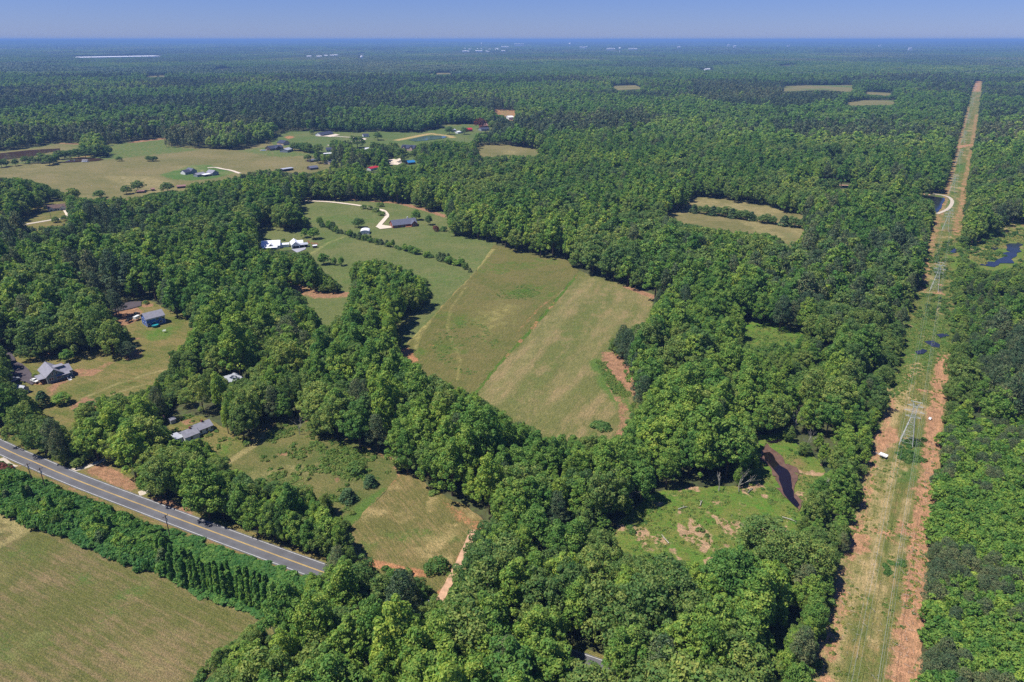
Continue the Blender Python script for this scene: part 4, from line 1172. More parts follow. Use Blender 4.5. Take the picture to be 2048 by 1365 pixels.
def where_words(px, py):
    if px > 1835 and py > 560: return 'right of the cleared strip'
    if py > 1140 and px < 900: return 'in the wood below the road'
    if py > 1120 and px < 1250: return 'below the dirt track'
    if px > 1250 and py > 1110: return 'below the marsh'
    if px > 1480: return 'beside the marsh creek'
    if px > 930: return 'between small field and marsh'
    if px > 440 and py > 930: return 'along the upper road side'
    if px < 460 and py > 800: return 'before the old cottage'
    return 'around the hay fields'
SPEC = {'oak': ('broad rounded', 'broadleaf_tree'), 'poplar': ('tall narrow', 'tall_tree'), 'pine': ('dark open crowned', 'pine_tree'), 'young': ('slim young', 'sapling')}
def plant(kind, x, y, hs, rs, tint, name, label, cat, group=None, turn=None, leaf=None, seed=None, lod=0, z=0.0):
    fl = FORM[(kind, lod)]
    f = fl[(seed if seed is not None else random.randrange(9999)) % len(fl)]
    crown, trunk = form_parts(f)
    e = empty(name, (x, y, z), random.uniform(0, 6.28) if turn is None else turn)
    e.scale = (rs, rs, hs)
    tag(e, label, cat, group)
    c = link('crown', crown, e)
    c['tint'] = float(tint)
    if leaf:
        c.material_slots[0].link = 'OBJECT'
        c.material_slots[0].material = M[leaf]
    link('trunk', trunk, e)
    return e
random.seed(12)
LBL = {}
for ri, j in sorted(chosen):
    k, X, Y, hs, rs, t, s_, dist, px, py = rows[ri]
    hue = 'dark green' if t[j] < 0.25 else 'mid green' if t[j] < 0.5 else 'light green' if t[j] < 0.75 else 'yellow green'
    if k == 'pine': hue = 'grey green'
    hgt_ = hs[j] * H0[k][0]
    look, nm = SPEC[k]
    if hgt_ < 12 and k in ('oak', 'poplar'):
        look, nm = 'low bushy', 'understorey_tree'
    kindw = {'oak': 'tree', 'poplar': 'tree', 'pine': 'pine', 'young': 'sapling'}[k]
    LBL.setdefault((look, hue, kindw, where_words(px[j], py[j])), []).append((px[j], nm, ri, j))
ORD = 'leftmost second third fourth fifth sixth seventh eighth ninth tenth eleventh twelfth thirteenth fourteenth fifteenth sixteenth seventeenth eighteenth nineteenth twentieth'.split()
for key, lst in sorted(LBL.items()):
    look, hue, kindw, wh_ = key
    lst.sort()
    for i, (px_, nm, ri, j) in enumerate(lst):
        k, X, Y, hs, rs, t = rows[ri][:6]
        lab = f'{look} {hue} {kindw} {wh_}'
        if len(lst) > 1 and k != 'young' and i < 20:
            lab += ', leftmost' if i == 0 else f', {ORD[i]} from left'
        plant(k, X[j], Y[j], hs[j], rs[j], t[j], nm, lab, 'tree', f'{look} {hue} {kindw}s {wh_}')

def flush_woods():
    near, mid = [], []
    for ri, (k, X, Y, hs, rs, t, s_, dist, px, py) in enumerate(rows):
        keep = np.array([(ri, j) not in chosen for j in range(len(X))], bool) if len(X) else np.zeros(0, bool)
        for lod, m in ((0, keep & (dist < 460)), (1, keep & (dist >= 460) & (dist < NEAR + 20)), (2, keep & (dist >= NEAR + 20))):
            if m.any():
                (near if lod < 2 else mid).append((k, lod, X[m], Y[m], hs[m], rs[m], t[m]))
    for nm, lst, lab, cat in (('woodland', near, 'mixed green woodland filling the land between the fields', 'woodland'), ('far_woodland', mid, 'unbroken woodland running out beyond the farm fields', 'woodland')):
        objs, off, A = [], {}, []
        for k, lod in sorted({x[:2] for x in lst}):
            off[(k, lod)] = len(objs)
            objs += [form_object(f) for f in FORM[(k, lod)]]
        g = np.random.default_rng(4)
        for k, lod, X, Y, hs, rs, t in lst:
            n = len(X)
            A.append((np.stack([X, Y, np.zeros(n)], 1), off[(k, lod)] + g.integers(0, len(FORM[(k, lod)]), n), g.uniform(0, 6.28, n), np.stack([rs, rs, hs], 1), t))
        cc = [np.concatenate([a[i] for a in A]) for i in range(5)]
        scatter(nm, objs, cc[0], cc[1], cc[2], cc[3], cc[4], lab, cat)
        print(nm, len(cc[0]))
flush_woods()

# ------------------------------------------------------------------ distant forest made of canopy patches
def patch_form(seed, n_tree, size, leafs, lsz, broad):
    rng = np.random.default_rng(seed)
    Q, S = [], []
    P = (np.stack(np.meshgrid(np.arange(n_tree), np.arange(n_tree)), -1).reshape(-1, 2) + rng.uniform(0.1, 0.9, (n_tree * n_tree, 2))) / n_tree * size - size / 2
    for x, y in P:
        h, r = rng.uniform(15, 23), size / n_tree * rng.uniform(0.55, 0.85)
        d = unit(rng.normal(size=(leafs, 3)))
        d[:, 2] = np.abs(d[:, 2]) * 1.1 - 0.25
        d = unit(d)
        p = np.array([x, y, h * 0.55]) + d * np.array([r, r, h * 0.42]) * rng.uniform(0.8, 1.05, (leafs, 1))
        n_ = unit(d + rng.normal(size=d.shape) * 0.2)
        Q.append(leaf_quads(p, n_, lsz, rng, 0.8, 0.1))
        S.append(np.clip(rng.uniform(0.2, 0.7) + rng.uniform(-0.1, 0.2, leafs), 0, 1))
    me = quads_mesh('plant_form', np.concatenate(Q), np.concatenate(S), [M['oak' if broad else 'pine']])
    o = bpy.data.objects.new('plant_form_%03d' % _fid[0], me)
    _fid[0] += 1
    return o
pf = [patch_form(1, 10, 104, 34, 2.6, True), patch_form(2, 10, 104, 34, 2.6, True), patch_form(3, 11, 104, 30, 2.4, False)]
A = []
gq = np.random.default_rng(15)
for y0, y1, s, sc in ((MID + 40, 9200, 100.0, 1.0), (9200, 34000, 330.0, 3.3)):
    P = []
    for i, yy in enumerate(np.arange(y0, y1, s)):
        hw = yy * 0.78 + 300
        xs = np.arange(-hw, hw, s)
        P.append(np.stack([xs, np.full(len(xs), yy)], 1))
    P = np.concatenate(P) + gq.uniform(-0.1, 0.1, (sum(map(len, P)), 2)) * s
    keep = ~covers_open(P[:, 0], P[:, 1], np.full(len(P), 18.0), np.full(len(P), 40.0))
    P = P[keep]
    pn = fbm(P[:, 0], P[:, 1], 700, 11)
    idx = np.where(pn + gq.normal(size=len(P)) * 0.05 > 0.5, 2, gq.integers(0, 2, len(P)))
    z = terrain(P[:, 0], P[:, 1]) - 1.0
    zs = 1.0 if sc == 1 else 1.3
    A.append((np.column_stack([P, z]), idx, gq.integers(0, 4, len(P)) * math.pi / 2, np.column_stack([np.full(len(P), sc), np.full(len(P), sc), zs * gq.uniform(0.85, 1.2, len(P))]), np.clip(0.12 + (fbm(P[:, 0], P[:, 1], 900, 41) - 0.5) * 2.0 + gq.normal(size=len(P)) * 0.06, 0, 1)))
cc = [np.concatenate([a[i] for a in A]) for i in range(5)]
scatter('distant_forest', pf, *cc, 'far forest canopy fading blue towards the horizon', 'forest')
print('distant', len(cc[0]))

# ------------------------------------------------------------------ air
hz = MB().box(-45000, 45000, -400, 75000, -3, 178)
haze_m = bpy.data.materials.new('haze')
haze_m.use_nodes = True
for n in list(haze_m.node_tree.nodes):
    if n.type != 'OUTPUT_MATERIAL':
        haze_m.node_tree.nodes.remove(n)
pv = haze_m.node_tree.nodes.new('ShaderNodeVolumePrincipled')
pv.inputs['Color'].default_value = (0.29, 0.53, 1.0, 1)
pv.inputs['Density'].default_value = 8.5e-5
pv.inputs['Anisotropy'].default_value = 0.0
haze_m.node_tree.links.new(pv.outputs[0], haze_m.node_tree.nodes['Material Output'].inputs['Volume'])
hzo = hz.build('haze', haze_m)
tag(hzo, 'thin blue summer haze over the whole landscape', 'haze', kind='stuff')
# ------------------------------------------------------------------ vines on the bank below the road
def small_scatter(name, kinds, P, hs, rs, tint, label, cat, seed=1, lod=1):
    objs, off = [], {}
    for k in kinds:
        off[k] = (len(objs), len(FORM[(k, lod)]))
        objs += [form_object(f) for f in FORM[(k, lod)]]
    g = np.random.default_rng(seed)
    n = len(P)
    pick = g.integers(0, len(objs), n)
    scatter(name, objs, np.column_stack([P, np.zeros(n)]), pick, g.uniform(0, 6.28, n), np.column_stack([rs, rs, hs]), tint, label, cat)

P = hexgrid(110, 260, 2.3, 1.0, 30)
g = np.random.default_rng(21)
m = inzone(P[:, 0], P[:, 1], [ZKUDZU])
P = P[m]
fx = fbm(P[:, 0], P[:, 1], 9, 61)
px, py = proj(P[:, 0], P[:, 1], 0.0)
hs = (0.25 + fx * 1.6) * np.where(px > 330, 0.42, 1.0)
rs = g.uniform(0.6, 1.1, len(P))
bad = covers_open(P[:, 0], P[:, 1], 4.0 * hs, 2.8 * rs, [O_F1, O_VERGE])
hs = np.where(bad, hs * 0.5, hs)
rs = np.where(bad, rs * 0.6, rs)
bad = covers_open(P[:, 0], P[:, 1], 4.0 * hs, 2.2 * rs, [O_F1, O_VERGE])
P, hs, rs, fx = P[~bad], hs[~bad], rs[~bad], fx[~bad]
small_scatter('vine_thicket', ['kudzu'], P, hs, rs, np.clip(0.2 + (fx - 0.5) * 1.2 + g.normal(size=len(P)) * 0.2, 0, 1), 'dense green vine thicket covering the bank between road and hay field', 'thicket', 5)
random.seed(31)
cols = []
for i in range(21):
    t = i / 20
    cx, cy = 352 + t * 226, 1166 + t * 72
    cols.append((cx + random.uniform(-5, 5), cy + random.uniform(-5, 3), random.uniform(0.85, 1.15)))
for i in range(17):
    t = i / 16
    cols.append((330 + t * 240 + random.uniform(-5, 5), 1128 + t * 78 + random.uniform(-5, 5), random.uniform(0.8, 1.1)))
for i in range(12):
    t = i / 11
    cols.append((60 + t * 260 + random.uniform(-8, 8), 1010 + t * 105 + random.uniform(-6, 6), random.uniform(0.5, 0.8)))
cols.sort(key=lambda c: c[0])
ORD = ['leftmost', 'second', 'third', 'fourth', 'fifth', 'sixth', 'seventh', 'eighth', 'ninth', 'tenth', 'eleventh', 'twelfth', 'thirteenth', 'fourteenth', 'fifteenth', 'sixteenth', 'seventeenth', 'eighteenth', 'nineteenth', 'twentieth']
for i, (cx, cy, s) in enumerate(cols):
    p = at(cx, cy)
    edge_y = float(np.interp(cx, [0, 166, 280, 377, 500, 600], [920, 992, 1036, 1070, 1114, 1150])) + 14 + random.uniform(0, 26)
    hh = min(hgt(cx, cy, min(edge_y, cy - 25)), 11.5) * (1.0 if cx > 320 else random.uniform(0.6, 0.95))
    plant('column', p.x, p.y, hh / 8.0, random.uniform(0.8, 1.2), random.uniform(0.25, 1.0), 'vine_column', 'narrow trunk draped in green vines on the bank above the hay field', 'vine', 'vine draped trunks on the roadside bank')
# trees of the thicket on the bank
random.seed(5)
for i in range(34):
    cx = random.uniform(-10, 330)
    lo = float(np.interp(cx, [0, 113, 204, 272, 340], [1022, 1064, 1100, 1128, 1152]))
    hi = float(np.interp(cx, [0, 166, 280, 377], [940, 1010, 1052, 1086]))
    cy = hi + (lo - hi) * random.uniform(0.3, 0.9)
    p = at(cx, cy)
    hh = min(hgt(cx, cy, max(hi - 8, cy - 70)), random.uniform(4.0, 7.5))
    k = random.choice(['young', 'young', 'shrub', 'cedar'])
    plant(k, p.x, p.y, hh / H0[k][0], random.uniform(1.6, 2.8) / H0[k][1], random.uniform(0.0, 0.9), 'bank_tree', 'small tree rising from the vine thicket on the roadside bank', 'tree', 'small trees in the bank thicket')
# the belt of trees above the road
random.seed(6)
belt = [(300, 1000), (400, 1036), (520, 1080), (640, 1121), (705, 1122)]
bp = []
for i in range(len(belt) - 1):
    a_, b_ = Vector(belt[i]), Vector(belt[i + 1])
    m = max(1, int((at(*b_) - at(*a_)).length / 3.6))
    bp += [a_ + (b_ - a_) * (j / m) for j in range(m)]
bn = 0
for i, q in enumerate(bp):
    cx, cy = q.x + random.uniform(-5, 5), q.y - random.choice([6, 10, 26, 34])
    top = float(np.interp(cx, [290, 380, 445, 543, 619, 657, 680, 720], [905, 915, 931, 960, 975, 993, 1031, 1062])) + random.uniform(0, 16)
    if cx > 712: continue
    p = at(cx, cy)
    hh = min(hgt(cx, cy, top), 17.0) * random.uniform(0.8, 1.0)
    k = 'poplar' if random.random() < 0.6 else 'oak'
    plant(k, p.x, p.y, hh / H0[k][0], random.uniform(3.2, 4.6) / H0[k][1], random.uniform(0.1, 0.75), 'belt_tree', 'leafy belt tree between road and weedy pasture, ' + (['leftmost', 'second', 'third', 'fourth', 'fifth', 'sixth', 'seventh', 'eighth', 'ninth', 'tenth', 'eleventh', 'twelfth', 'thirteenth', 'fourteenth', 'fifteenth', 'sixteenth', 'seventeenth', 'eighteenth', 'nineteenth', 'twentieth', 'fifth from right', 'fourth from right', 'third from right', 'rightmost'][min(bn, 23)]) + ('' if bn == 0 or bn > 19 else ' from left'), 'tree', 'trees of the roadside belt')
    bn += 1

# ------------------------------------------------------------------ low growth in the open land
def in_poly_points(poly, s, seed, y0=100, y1=700):
    pw = ats(poly)
    xs, ys = [p[0] for p in pw], [p[1] for p in pw]
    g = np.random.default_rng(seed)
    gx, gy = np.meshgrid(np.arange(min(xs), max(xs), s), np.arange(max(min(ys), y0), min(max(ys), y1), s))
    P = np.stack([gx.ravel(), gy.ravel()], 1) + g.uniform(-0.5, 0.5, (gx.size, 2)) * s
    return P[pip(P[:, 0], P[:, 1], pw)]
SWATER = [(1964, 537), (1976, 524), (1996, 519), (2010, 512), (2004, 496), (2012, 486), (2030, 483), (2050, 490), (2048, 508), (2034, 522), (2018, 534), (1992, 541)]
CREEK = [(1516, 900), (1540, 896), (1556, 914), (1578, 934), (1592, 956), (1602, 1018), (1580, 1018), (1548, 974), (1528, 930)]
WP, WH, WR, WT = [], [], [], []
def weeds(poly, s, seed, thr, noise_s, hr=(0.5, 1.3), rr=(0.7, 1.5), tint=(0.1, 0.7), y1=700):
    P = in_poly_points(poly, s, seed, 100, y1)
    g = np.random.default_rng(seed)
    keep = fbm(P[:, 0], P[:, 1], noise_s, seed) + g.normal(size=len(P)) * 0.05 > thr
    px_, py_ = proj(P[:, 0], P[:, 1], 0.0)
    P = P[keep & ~(pip(px_, py_, CREEK) | pip(px_, py_, SWATER) | pip(px_, py_ - 8, SWATER))]
    n = len(P)
    WP.append(P); WH.append(g.uniform(*hr, n)); WR.append(g.uniform(*rr, n)); WT.append(g.uniform(*tint, n))
weeds(O_F2, 1.5, 5, 0.52, 12, (0.6, 1.6), (0.8, 1.6), (0.0, 0.45))
weeds(O_ROW, 1.4, 4, 0.50, 12, (0.3, 1.2), (0.4, 1.1), (0.1, 1.0), 620)
weeds([(1800, 640), (1905, 640), (1915, 700), (1850, 745), (1800, 790), (1780, 800)], 1.5, 9, 0.35, 10, (0.5, 1.4), (0.8, 1.6), (0.0, 0.5))
weeds(O_MARSH, 1.2, 6, 0.46, 6, (0.3, 1.2), (0.5, 1.3), (0.0, 0.7))
weeds(O_GLADE, 1.6, 7, 0.40, 8, (0.5, 1.4), (0.8, 1.6), (0.0, 0.5))
weeds(O_SWAMP, 2.2, 8, 0.40, 16, (0.8, 2.0), (1.0, 2.2), (0.2, 1.0), 800)
weeds([(985, 590), (1005, 575), (1050, 572), (1085, 588), (1060, 602), (1010, 598)], 1.8, 11, 0.55, 9, (0.3, 0.8), (0.6, 1.2), (0.0, 0.3))
weeds([(860, 660), (960, 640), (1000, 690), (950, 760), (870, 720)], 2.6, 12, 0.58, 14, (0.3, 0.7), (0.7, 1.3), (0.0, 0.35))
weeds([(1160, 546), (1152, 556), (1068, 660), (1018, 714), (952, 790), (945, 788), (1008, 712), (1060, 656), (1148, 552)], 1.1, 13, 0.5, 7, (0.2, 0.5), (0.4, 0.8), (0.1, 0.8))
weeds([(1193, 725), (1212, 722), (1235, 762), (1272, 800), (1262, 826), (1240, 800), (1212, 768)], 1.4, 14, 0.42, 8, (0.5, 1.5), (0.8, 1.5), (0.0, 0.4))
weeds(O_OLD, 1.4, 15, 0.58, 8, (0.5, 1.4), (0.8, 1.4), (0.0, 0.4))
small_scatter('weeds', ['weed'], np.concatenate(WP), np.concatenate(WH), np.concatenate(WR), np.concatenate(WT), 'tufts of green weeds and brambles over the open land', 'weeds', 3)
# shrubs: wood edges, scrub, the cleared strip
WP, WH, WR, WT = [], [], [], []
weeds([(1905, 560), (2060, 530), (2300, 520), (2300, 640), (2060, 650), (1905, 690)], 4.2, 21, 0.42, 25, (0.6, 1.5), (0.7, 1.5), (0.0, 0.6), 800)
weeds([(1480, 700), (1640, 690), (1680, 730), (1640, 810), (1500, 800)], 3.6, 22, 0.40, 18, (0.6, 1.6), (0.8, 1.5), (0.0, 0.6))
weeds([(1915, 470), (1960, 480), (1990, 470), (2060, 455), (2200, 450), (2200, 560), (1960, 560), (1915, 540)], 5.5, 29, 0.5, 16, (0.5, 1.4), (0.6, 1.4), (0.0, 0.6), 800)
weeds(O_MARSH, 5.0, 23, 0.66, 10, (0.3, 0.7), (0.4, 0.8), (0.1, 0.6))
weeds([(1795, 880), (1850, 880), (1850, 925), (1795, 930)], 2.0, 24, 0.40, 6, (0.3, 0.7), (0.5, 0.9), (0.0, 0.4))
weeds([(1775, 1100), (1810, 1090), (1800, 1190), (1760, 1180)], 2.6, 26, 0.55, 8, (0.2, 0.5), (0.4, 0.8), (0.0, 0.4))
weeds([(1840, 500), (1905, 480), (1905, 640), (1825, 640)], 3.4, 27, 0.5, 12, (0.3, 0.9), (0.5, 1.0), (0.1, 0.6))
Pe = hexgrid(120, 600, 3.4, 0.76, 10)
eb = covers_open(Pe[:, 0], Pe[:, 1], np.full(len(Pe), 5.0), np.full(len(Pe), 2.5))
on = inzone(Pe[:, 0], Pe[:, 1], OPEN)
zk = inzone(Pe[:, 0], Pe[:, 1], [ZKUDZU])
g = np.random.default_rng(6)
ok = eb & ~on & ~zk & ~covers_open(Pe[:, 0], Pe[:, 1], np.full(len(Pe), 2.2), np.full(len(Pe), 1.6)) & (g.random(len(Pe)) < 0.75)
WP.append(Pe[ok]); WH.append(g.uniform(0.5, 1.0, ok.sum())); WR.append(g.uniform(0.6, 1.1, ok.sum())); WT.append(g.uniform(0, 0.6, ok.sum()))
small_scatter('undergrowth', ['shrub'], np.concatenate(WP), np.concatenate(WH), np.concatenate(WR), np.concatenate(WT), 'low green undergrowth along the wood edges and in the wet scrub', 'undergrowth', 4)

# ------------------------------------------------------------------ trees that stand alone
random.seed(44)
def lone(kind, px, py, h, r, label, tint=None, leaf=None, name=None, group=None, lod=0):
    p = at(px, py)
    nm = name or {'oak': 'yard_tree', 'poplar': 'yard_tree', 'pine': 'pine_tree', 'cedar': 'cedar_tree', 'shrub': 'shrub', 'young': 'young_tree'}[kind]
    return plant(kind, p.x, p.y, h / H0[kind][0], r / H0[kind][1], random.uniform(0.1, 0.6) if tint is None else tint, nm, label, 'shrub' if kind == 'shrub' else 'tree', group, leaf=leaf, lod=lod)
lone('shrub', 716, 943, 4.5, 4.0, 'round green shrub at the far side of the weedy pasture', 0.3)
lone('cedar', 741, 972, 5.0, 3.0, 'dark spiky conifer beside the round pasture shrub', 0.1)
lone('cedar', 697, 1002, 5.5, 3.4, 'dark spiky conifer standing alone above the roadside belt', 0.0)
lone('shrub', 1200, 857, 2.6, 4.6, 'round low thicket in the near corner of the striped hay field', 0.1)
lone('shrub', 876, 1140, 5.0, 3.4, 'dense green shrub between red bank and dirt track', 0.1)
lone('shrub', 862, 1144, 3.6, 2.6, 'smaller green shrub on the red bank above the road', 0.2)
lone('oak', 1522, 1108, 15, 8.5, 'broad feathery tree at the near edge of the marsh meadow', 0.35)
lone('shrub', 4, 950, 5.0, 4.0, 'dark red leaved shrub at the road end', 0.4, 'red')
lone('young', 648, 530, 9.5, 4.2, 'biggest of the three lawn trees above the grove', 0.2)
lone('young', 669, 531, 6.5, 1.9, 'slim lawn tree between its two neighbours above the grove', 0.15)
lone('young', 683, 532, 7.5, 2.2, 'slim lawn tree nearest the grove', 0.15)
lone('oak', 718, 455.5, 9, 5.0, 'round dark tree on the lawn behind the small white barn', 0.0)
lone('young', 833, 441, 10.5, 4.2, 'tall green tree right behind the brick house', 0.2)
lone('oak', 858, 450.5, 9.5, 4.0, 'dark rounded tree on the lawn beside the brick house', 0.0)
lone('shrub', 871, 463, 6.0, 3.0, 'maroon leaved small tree at the meadow edge', 0.3, 'red')
lone('shrub', 887, 463, 5.5, 3.2, 'green small tree beside the maroon one at the meadow edge', 0.1)
for i, (x, y) in enumerate([(727, 418), (740, 420), (752, 424), (764, 431.5), (761, 413.5)]):
    lone('shrub', x, y, 5.2, 3.6, ['leftmost small round tree beside the curving drive', 'second small round tree beside the curving drive', 'third small round tree beside the curving drive', 'small round tree at the bend of the curving drive', 'small round tree behind the curving drive'][i], 0.55, group='small trees along the drive')
lone('young', 610, 476, 8.5, 3.2, 'smaller of two trees behind the white garage', 0.3)
lone('young', 628, 479, 11, 4.6, 'bigger of two trees behind the white garage', 0.35)
lone('shrub', 567, 482, 2.2, 1.6, 'small clipped bush behind the white roofed house', 0.1)
crow = [(641, 452), (689, 470), (768, 491), (826, 506), (877, 520), (939, 541)]
cp = []
for i in range(len(crow) - 1):
    a, b = at(*crow[i]), at(*crow[i + 1])
    m = max(1, int((b - a).length / 3.7))
    cp += [a + (b - a) * (j / m) for j in range(m)]
for i, p in enumerate(cp):
    t = i / len(cp)
    q = p + Vector((random.uniform(-0.8, 0.8), random.uniform(-0.8, 0.8)))
    h = random.uniform(3.4, 8.2) * (0.75 if 0.55 < t < 0.8 else 1.15 if t < 0.15 else 1.0)
    if random.random() < 0.06: continue
    k = random.choice(['cedar', 'cedar', 'shrub', 'young'])
    q += Vector((random.uniform(-1.2, 1.2), random.uniform(-1.2, 1.2)))
    plant(k, q.x, q.y, h / H0[k][0], random.uniform(1.6, 3.4) / H0[k][1], random.uniform(0.1, 0.75), 'cedar_tree', 'dark rounded cedar in the long hedge row crossing the green meadow', 'tree', 'cedars of the hedge row')
lone('cedar', 940, 545, 3.4, 1.7, 'small bright green cedar at the near end of the hedge row', 0.9)
for i, (x, y, h, r) in enumerate([(1388, 427, 9, 5), (1400, 428, 8, 4), (1412, 430, 10, 5.2), (1425, 432, 10, 5), (1438, 433, 9, 4.6), (1450, 435, 11, 5.5), (1463, 437, 10, 5), (1476, 439, 9, 4.2), (1490, 441, 10, 5.4), (1502, 442, 9, 4.5), (1529, 447, 9, 6), (1545, 449, 8, 5), (1568, 453, 10, 5.5), (1585, 455, 10, 6), (1601, 457, 8, 5)]):
    lone('cedar' if i % 3 == 0 else 'oak', x, y, h, r, 'rounded dark tree in the row splitting the pale field', random.uniform(0, 0.4), name='row_tree', group='tree row across the pale field', lod=1)
for i, (x, y, h, r, l) in enumerate([(298, 323, 8, 5, 'left one of the lone tree trio in the pasture'), (305, 323, 7, 5, 'middle one of the lone tree trio in the pasture'), (311, 323, 7.5, 4.5, 'right one of the lone tree trio in the pasture'), (239, 323, 7, 5, 'single small tree beyond the dock pond'),
                                   (149, 404, 15, 8, 'bright green tree standing out into the near side of the farm field'), (253, 389, 10, 6, 'smaller dark tree beside the brown roofed shed'), (277, 384, 13, 7.5, 'big round tree right behind the brown roofed shed'), (200, 397, 9, 7, 'loose olive tree at the near edge of the farm field'), (336, 384, 11, 8, 'round tree between the two faded red sheds')]):
    lone('oak', x, y, h, r, l, 0.15 if i != 4 else 0.6, lod=1)
for x, y, h, r in [(100, 331, 15, 9), (86, 327, 14, 8), (118, 320, 13, 7), (130, 319, 13, 7), (143, 318, 13, 7), (157, 317, 14, 7), (172, 317, 15, 8), (184, 314, 16, 8), (195, 312, 16, 8), (206, 310, 14, 6), (217, 309.5, 14, 6)]:
    lone('oak', x, y, h, r, 'dark rounded tree in the row between the two brown ponds', random.uniform(0, 0.3), name='row_tree', group='trees between the ponds', lod=1)
for x, y, h, r in [(4, 336, 12, 6), (13, 334, 11, 5), (32, 332.5, 10, 5), (52, 328, 11, 6), (67, 327, 10, 5.5), (78, 327, 8, 5)]:
    lone('oak', x, y, h, r, 'small tree in the loose row on the near bank of the brown pond', random.uniform(0, 0.3), name='row_tree', group='trees on the pond bank', lod=1)
for x, y, h, r in [(589, 302, 13, 8), (601, 302, 12, 7), (614, 305, 13, 8), (636, 307, 14, 9), (616, 322, 9, 6), (671, 294, 12, 7), (681, 306, 16, 9), (695, 315, 16, 10), (715, 297, 20, 13), (707, 318, 15, 9), (727, 317, 14, 8), (691, 324, 13, 7), (707, 330, 14, 9), (749, 306, 17, 9), (763, 306, 15, 9), (756, 281, 14, 8), (766, 324, 15, 8), (787, 303, 14, 8), (803, 324, 20, 11), (830, 318, 14, 8), (741, 328, 12, 7), (753, 331, 12, 7), (624, 269, 8, 5), (845, 318, 15, 9), (852, 310, 16, 9), (842, 330, 15, 9)]:
    lone('oak', x, y, h, r, 'dark rounded shade tree among the far cluster of houses', random.uniform(0, 0.35), name='shade_tree', group='shade trees among the far houses', lod=1)
lone('oak', 899, 269.5, 15, 8, 'dark upright tree behind the blue pond', 0.0, lod=1)
lone('oak', 929, 269.5, 13, 7, 'dark round tree near the red shed', 0.0, lod=1)
lone('oak', 961, 258, 20, 11, 'dusky red leaved tree beside the far lawns', 0.4, 'red', lod=1)
lone('oak', 984, 260, 17, 9, 'pale green tree beside the dusky red one', 0.6, lod=1)
for i, (x, y, h, r) in enumerate([(1243, 716, 19, 4.0), (1252, 733, 21, 4.4), (1262, 752, 20, 4.0), (1270, 776, 19, 3.6), (1279, 806, 18, 3.8), (1284, 826, 19, 4.2)]):
    lone('pine', x, y, h, r, ['topmost', 'second', 'third', 'fourth', 'fifth', 'lowest'][i] + ' dark tall trunked tree along the bare dirt patch of the hay field', 0.05, group='dark trees along the dirt patch')
# house yards
lone('young', 138, 724, 7.5, 3.4, 'small round tree with a neat shadow behind the green house', 0.2)
lone('cedar', 89, 813, 8, 3.8, 'dark conifer in front of the metal shed', 0.0)
lone('cedar', 46, 842, 8.5, 3.8, 'tall dark conifer left of the yard by the shed', 0.05)
lone('young', 127, 809, 6.0, 3.8, 'small loose yard tree in front of the green house', 0.6)
lone('shrub', 69, 754, 2.0, 1.4, 'bright yellow green bush at the corner of the green house', 1.0)
lone('pine', 258, 716, 9.5, 4.2, 'sparse pine standing over bare earth in the yard', 0.2)
lone('pine', 240, 637, 17, 4.0, 'tall thin trunked pine beside the asphalt turning area', 0.1)
lone('pine', 234, 634, 18, 4.2, 'tall pine closest to the bare grey tree', 0.1)
lone('pine', -6, 785, 14, 4.2, 'dark pine overhanging the left edge of the parking area', 0.0)
lone('pine', -4, 748, 13, 4.0, 'dark pine at the left edge behind the parking area', 0.0)
lone('oak', 62, 722, 10, 5.0, 'big dark tree above the asphalt lane', 0.1)
lone('cedar', 1868, 965, 4, 2.0, 'small dark cedar at the edge of the right dirt band', 0.2)
lone('oak', 112, 446, 6, 4.0, 'small tree on the lane before the white house', 0.3)
lone('oak', 131, 443, 6, 3.2, 'small dark tree at the drive of the white house', 0.2)

# bare and dead trees
def dead(name, px, py, h, seed, label, mat='snag', levels=4):
    p = at(px, py)
    e = empty(name, (p.x, p.y, 0), seed * 1.3)
    tag(e, label, 'dead tree')
    mb = bare_tree(seed, h, levels)
    mb.build('trunk', M[mat], e)
    return e
dead('bare_tree', 196, 622, 15, 3, 'leafless grey tree behind the blue house', 'snag', 5)
dead('bare_tree', 205, 625, 12, 8, 'smaller leafless grey tree behind the blue house', 'snag', 5)
dead('bare_tree', 1588, 868, 14, 4, 'big leafless pale tree beside the creek woods', 'snag', 5)
dead('bare_tree', 1648, 995, 11, 5, 'white dead tree leaning over the creek bank', 'snag', 4)
dead('bare_tree', 1462, 1040, 4, 6, 'short dead stub standing in the marsh meadow', 'snag', 1)
dead('bare_tree', 1437, 984, 14, 7, 'tall pale dead trunk at the top edge of the marsh', 'snag', 2)
dead('bare_tree', 1486, 1100, 13, 9, 'pale bare tree beside the feathery marsh tree', 'snag', 4)
dead('bare_tree', 1165, 1095, 13, 11, 'straight pale dead trunk in the wood before the marsh', 'snag', 1)
dead('bare_tree', 1980, 385, 16, 12, 'taller pale dead trunk far up the right woods', 'snag', 2)
dead('bare_tree', 1992, 382, 17, 14, 'pale dead trunk beside a taller one far up the right woods', 'snag', 2)
dead('bare_tree', 1948, 484, 13, 13, 'pale dead trunk standing over the swamp', 'snag', 2)

for i, (x, y, h, lab) in enumerate([(1100, 1120, 15, 'pale bare crown in the wood right of the dirt track'), (1258, 1020, 14, 'bare grey crown at the left end of the marsh'), (1478, 985, 15, 'bare grey crown over the top edge of the marsh'), (1610, 905, 12, 'bare twiggy tree beside the big leafless pale tree'), (1330, 1190, 14, 'pale bare crown below the marsh meadow'), (660, 1290, 15, 'bare pale limbs in the bottom wood below the road'), (1420, 1330, 14, 'bare pale limbs in the bottom wood below the marsh'), (600, 870, 12, 'bare grey crown behind the weedy pasture')]):
    dead('bare_tree', x, y, h, 20 + i, lab, 'snag', 5)

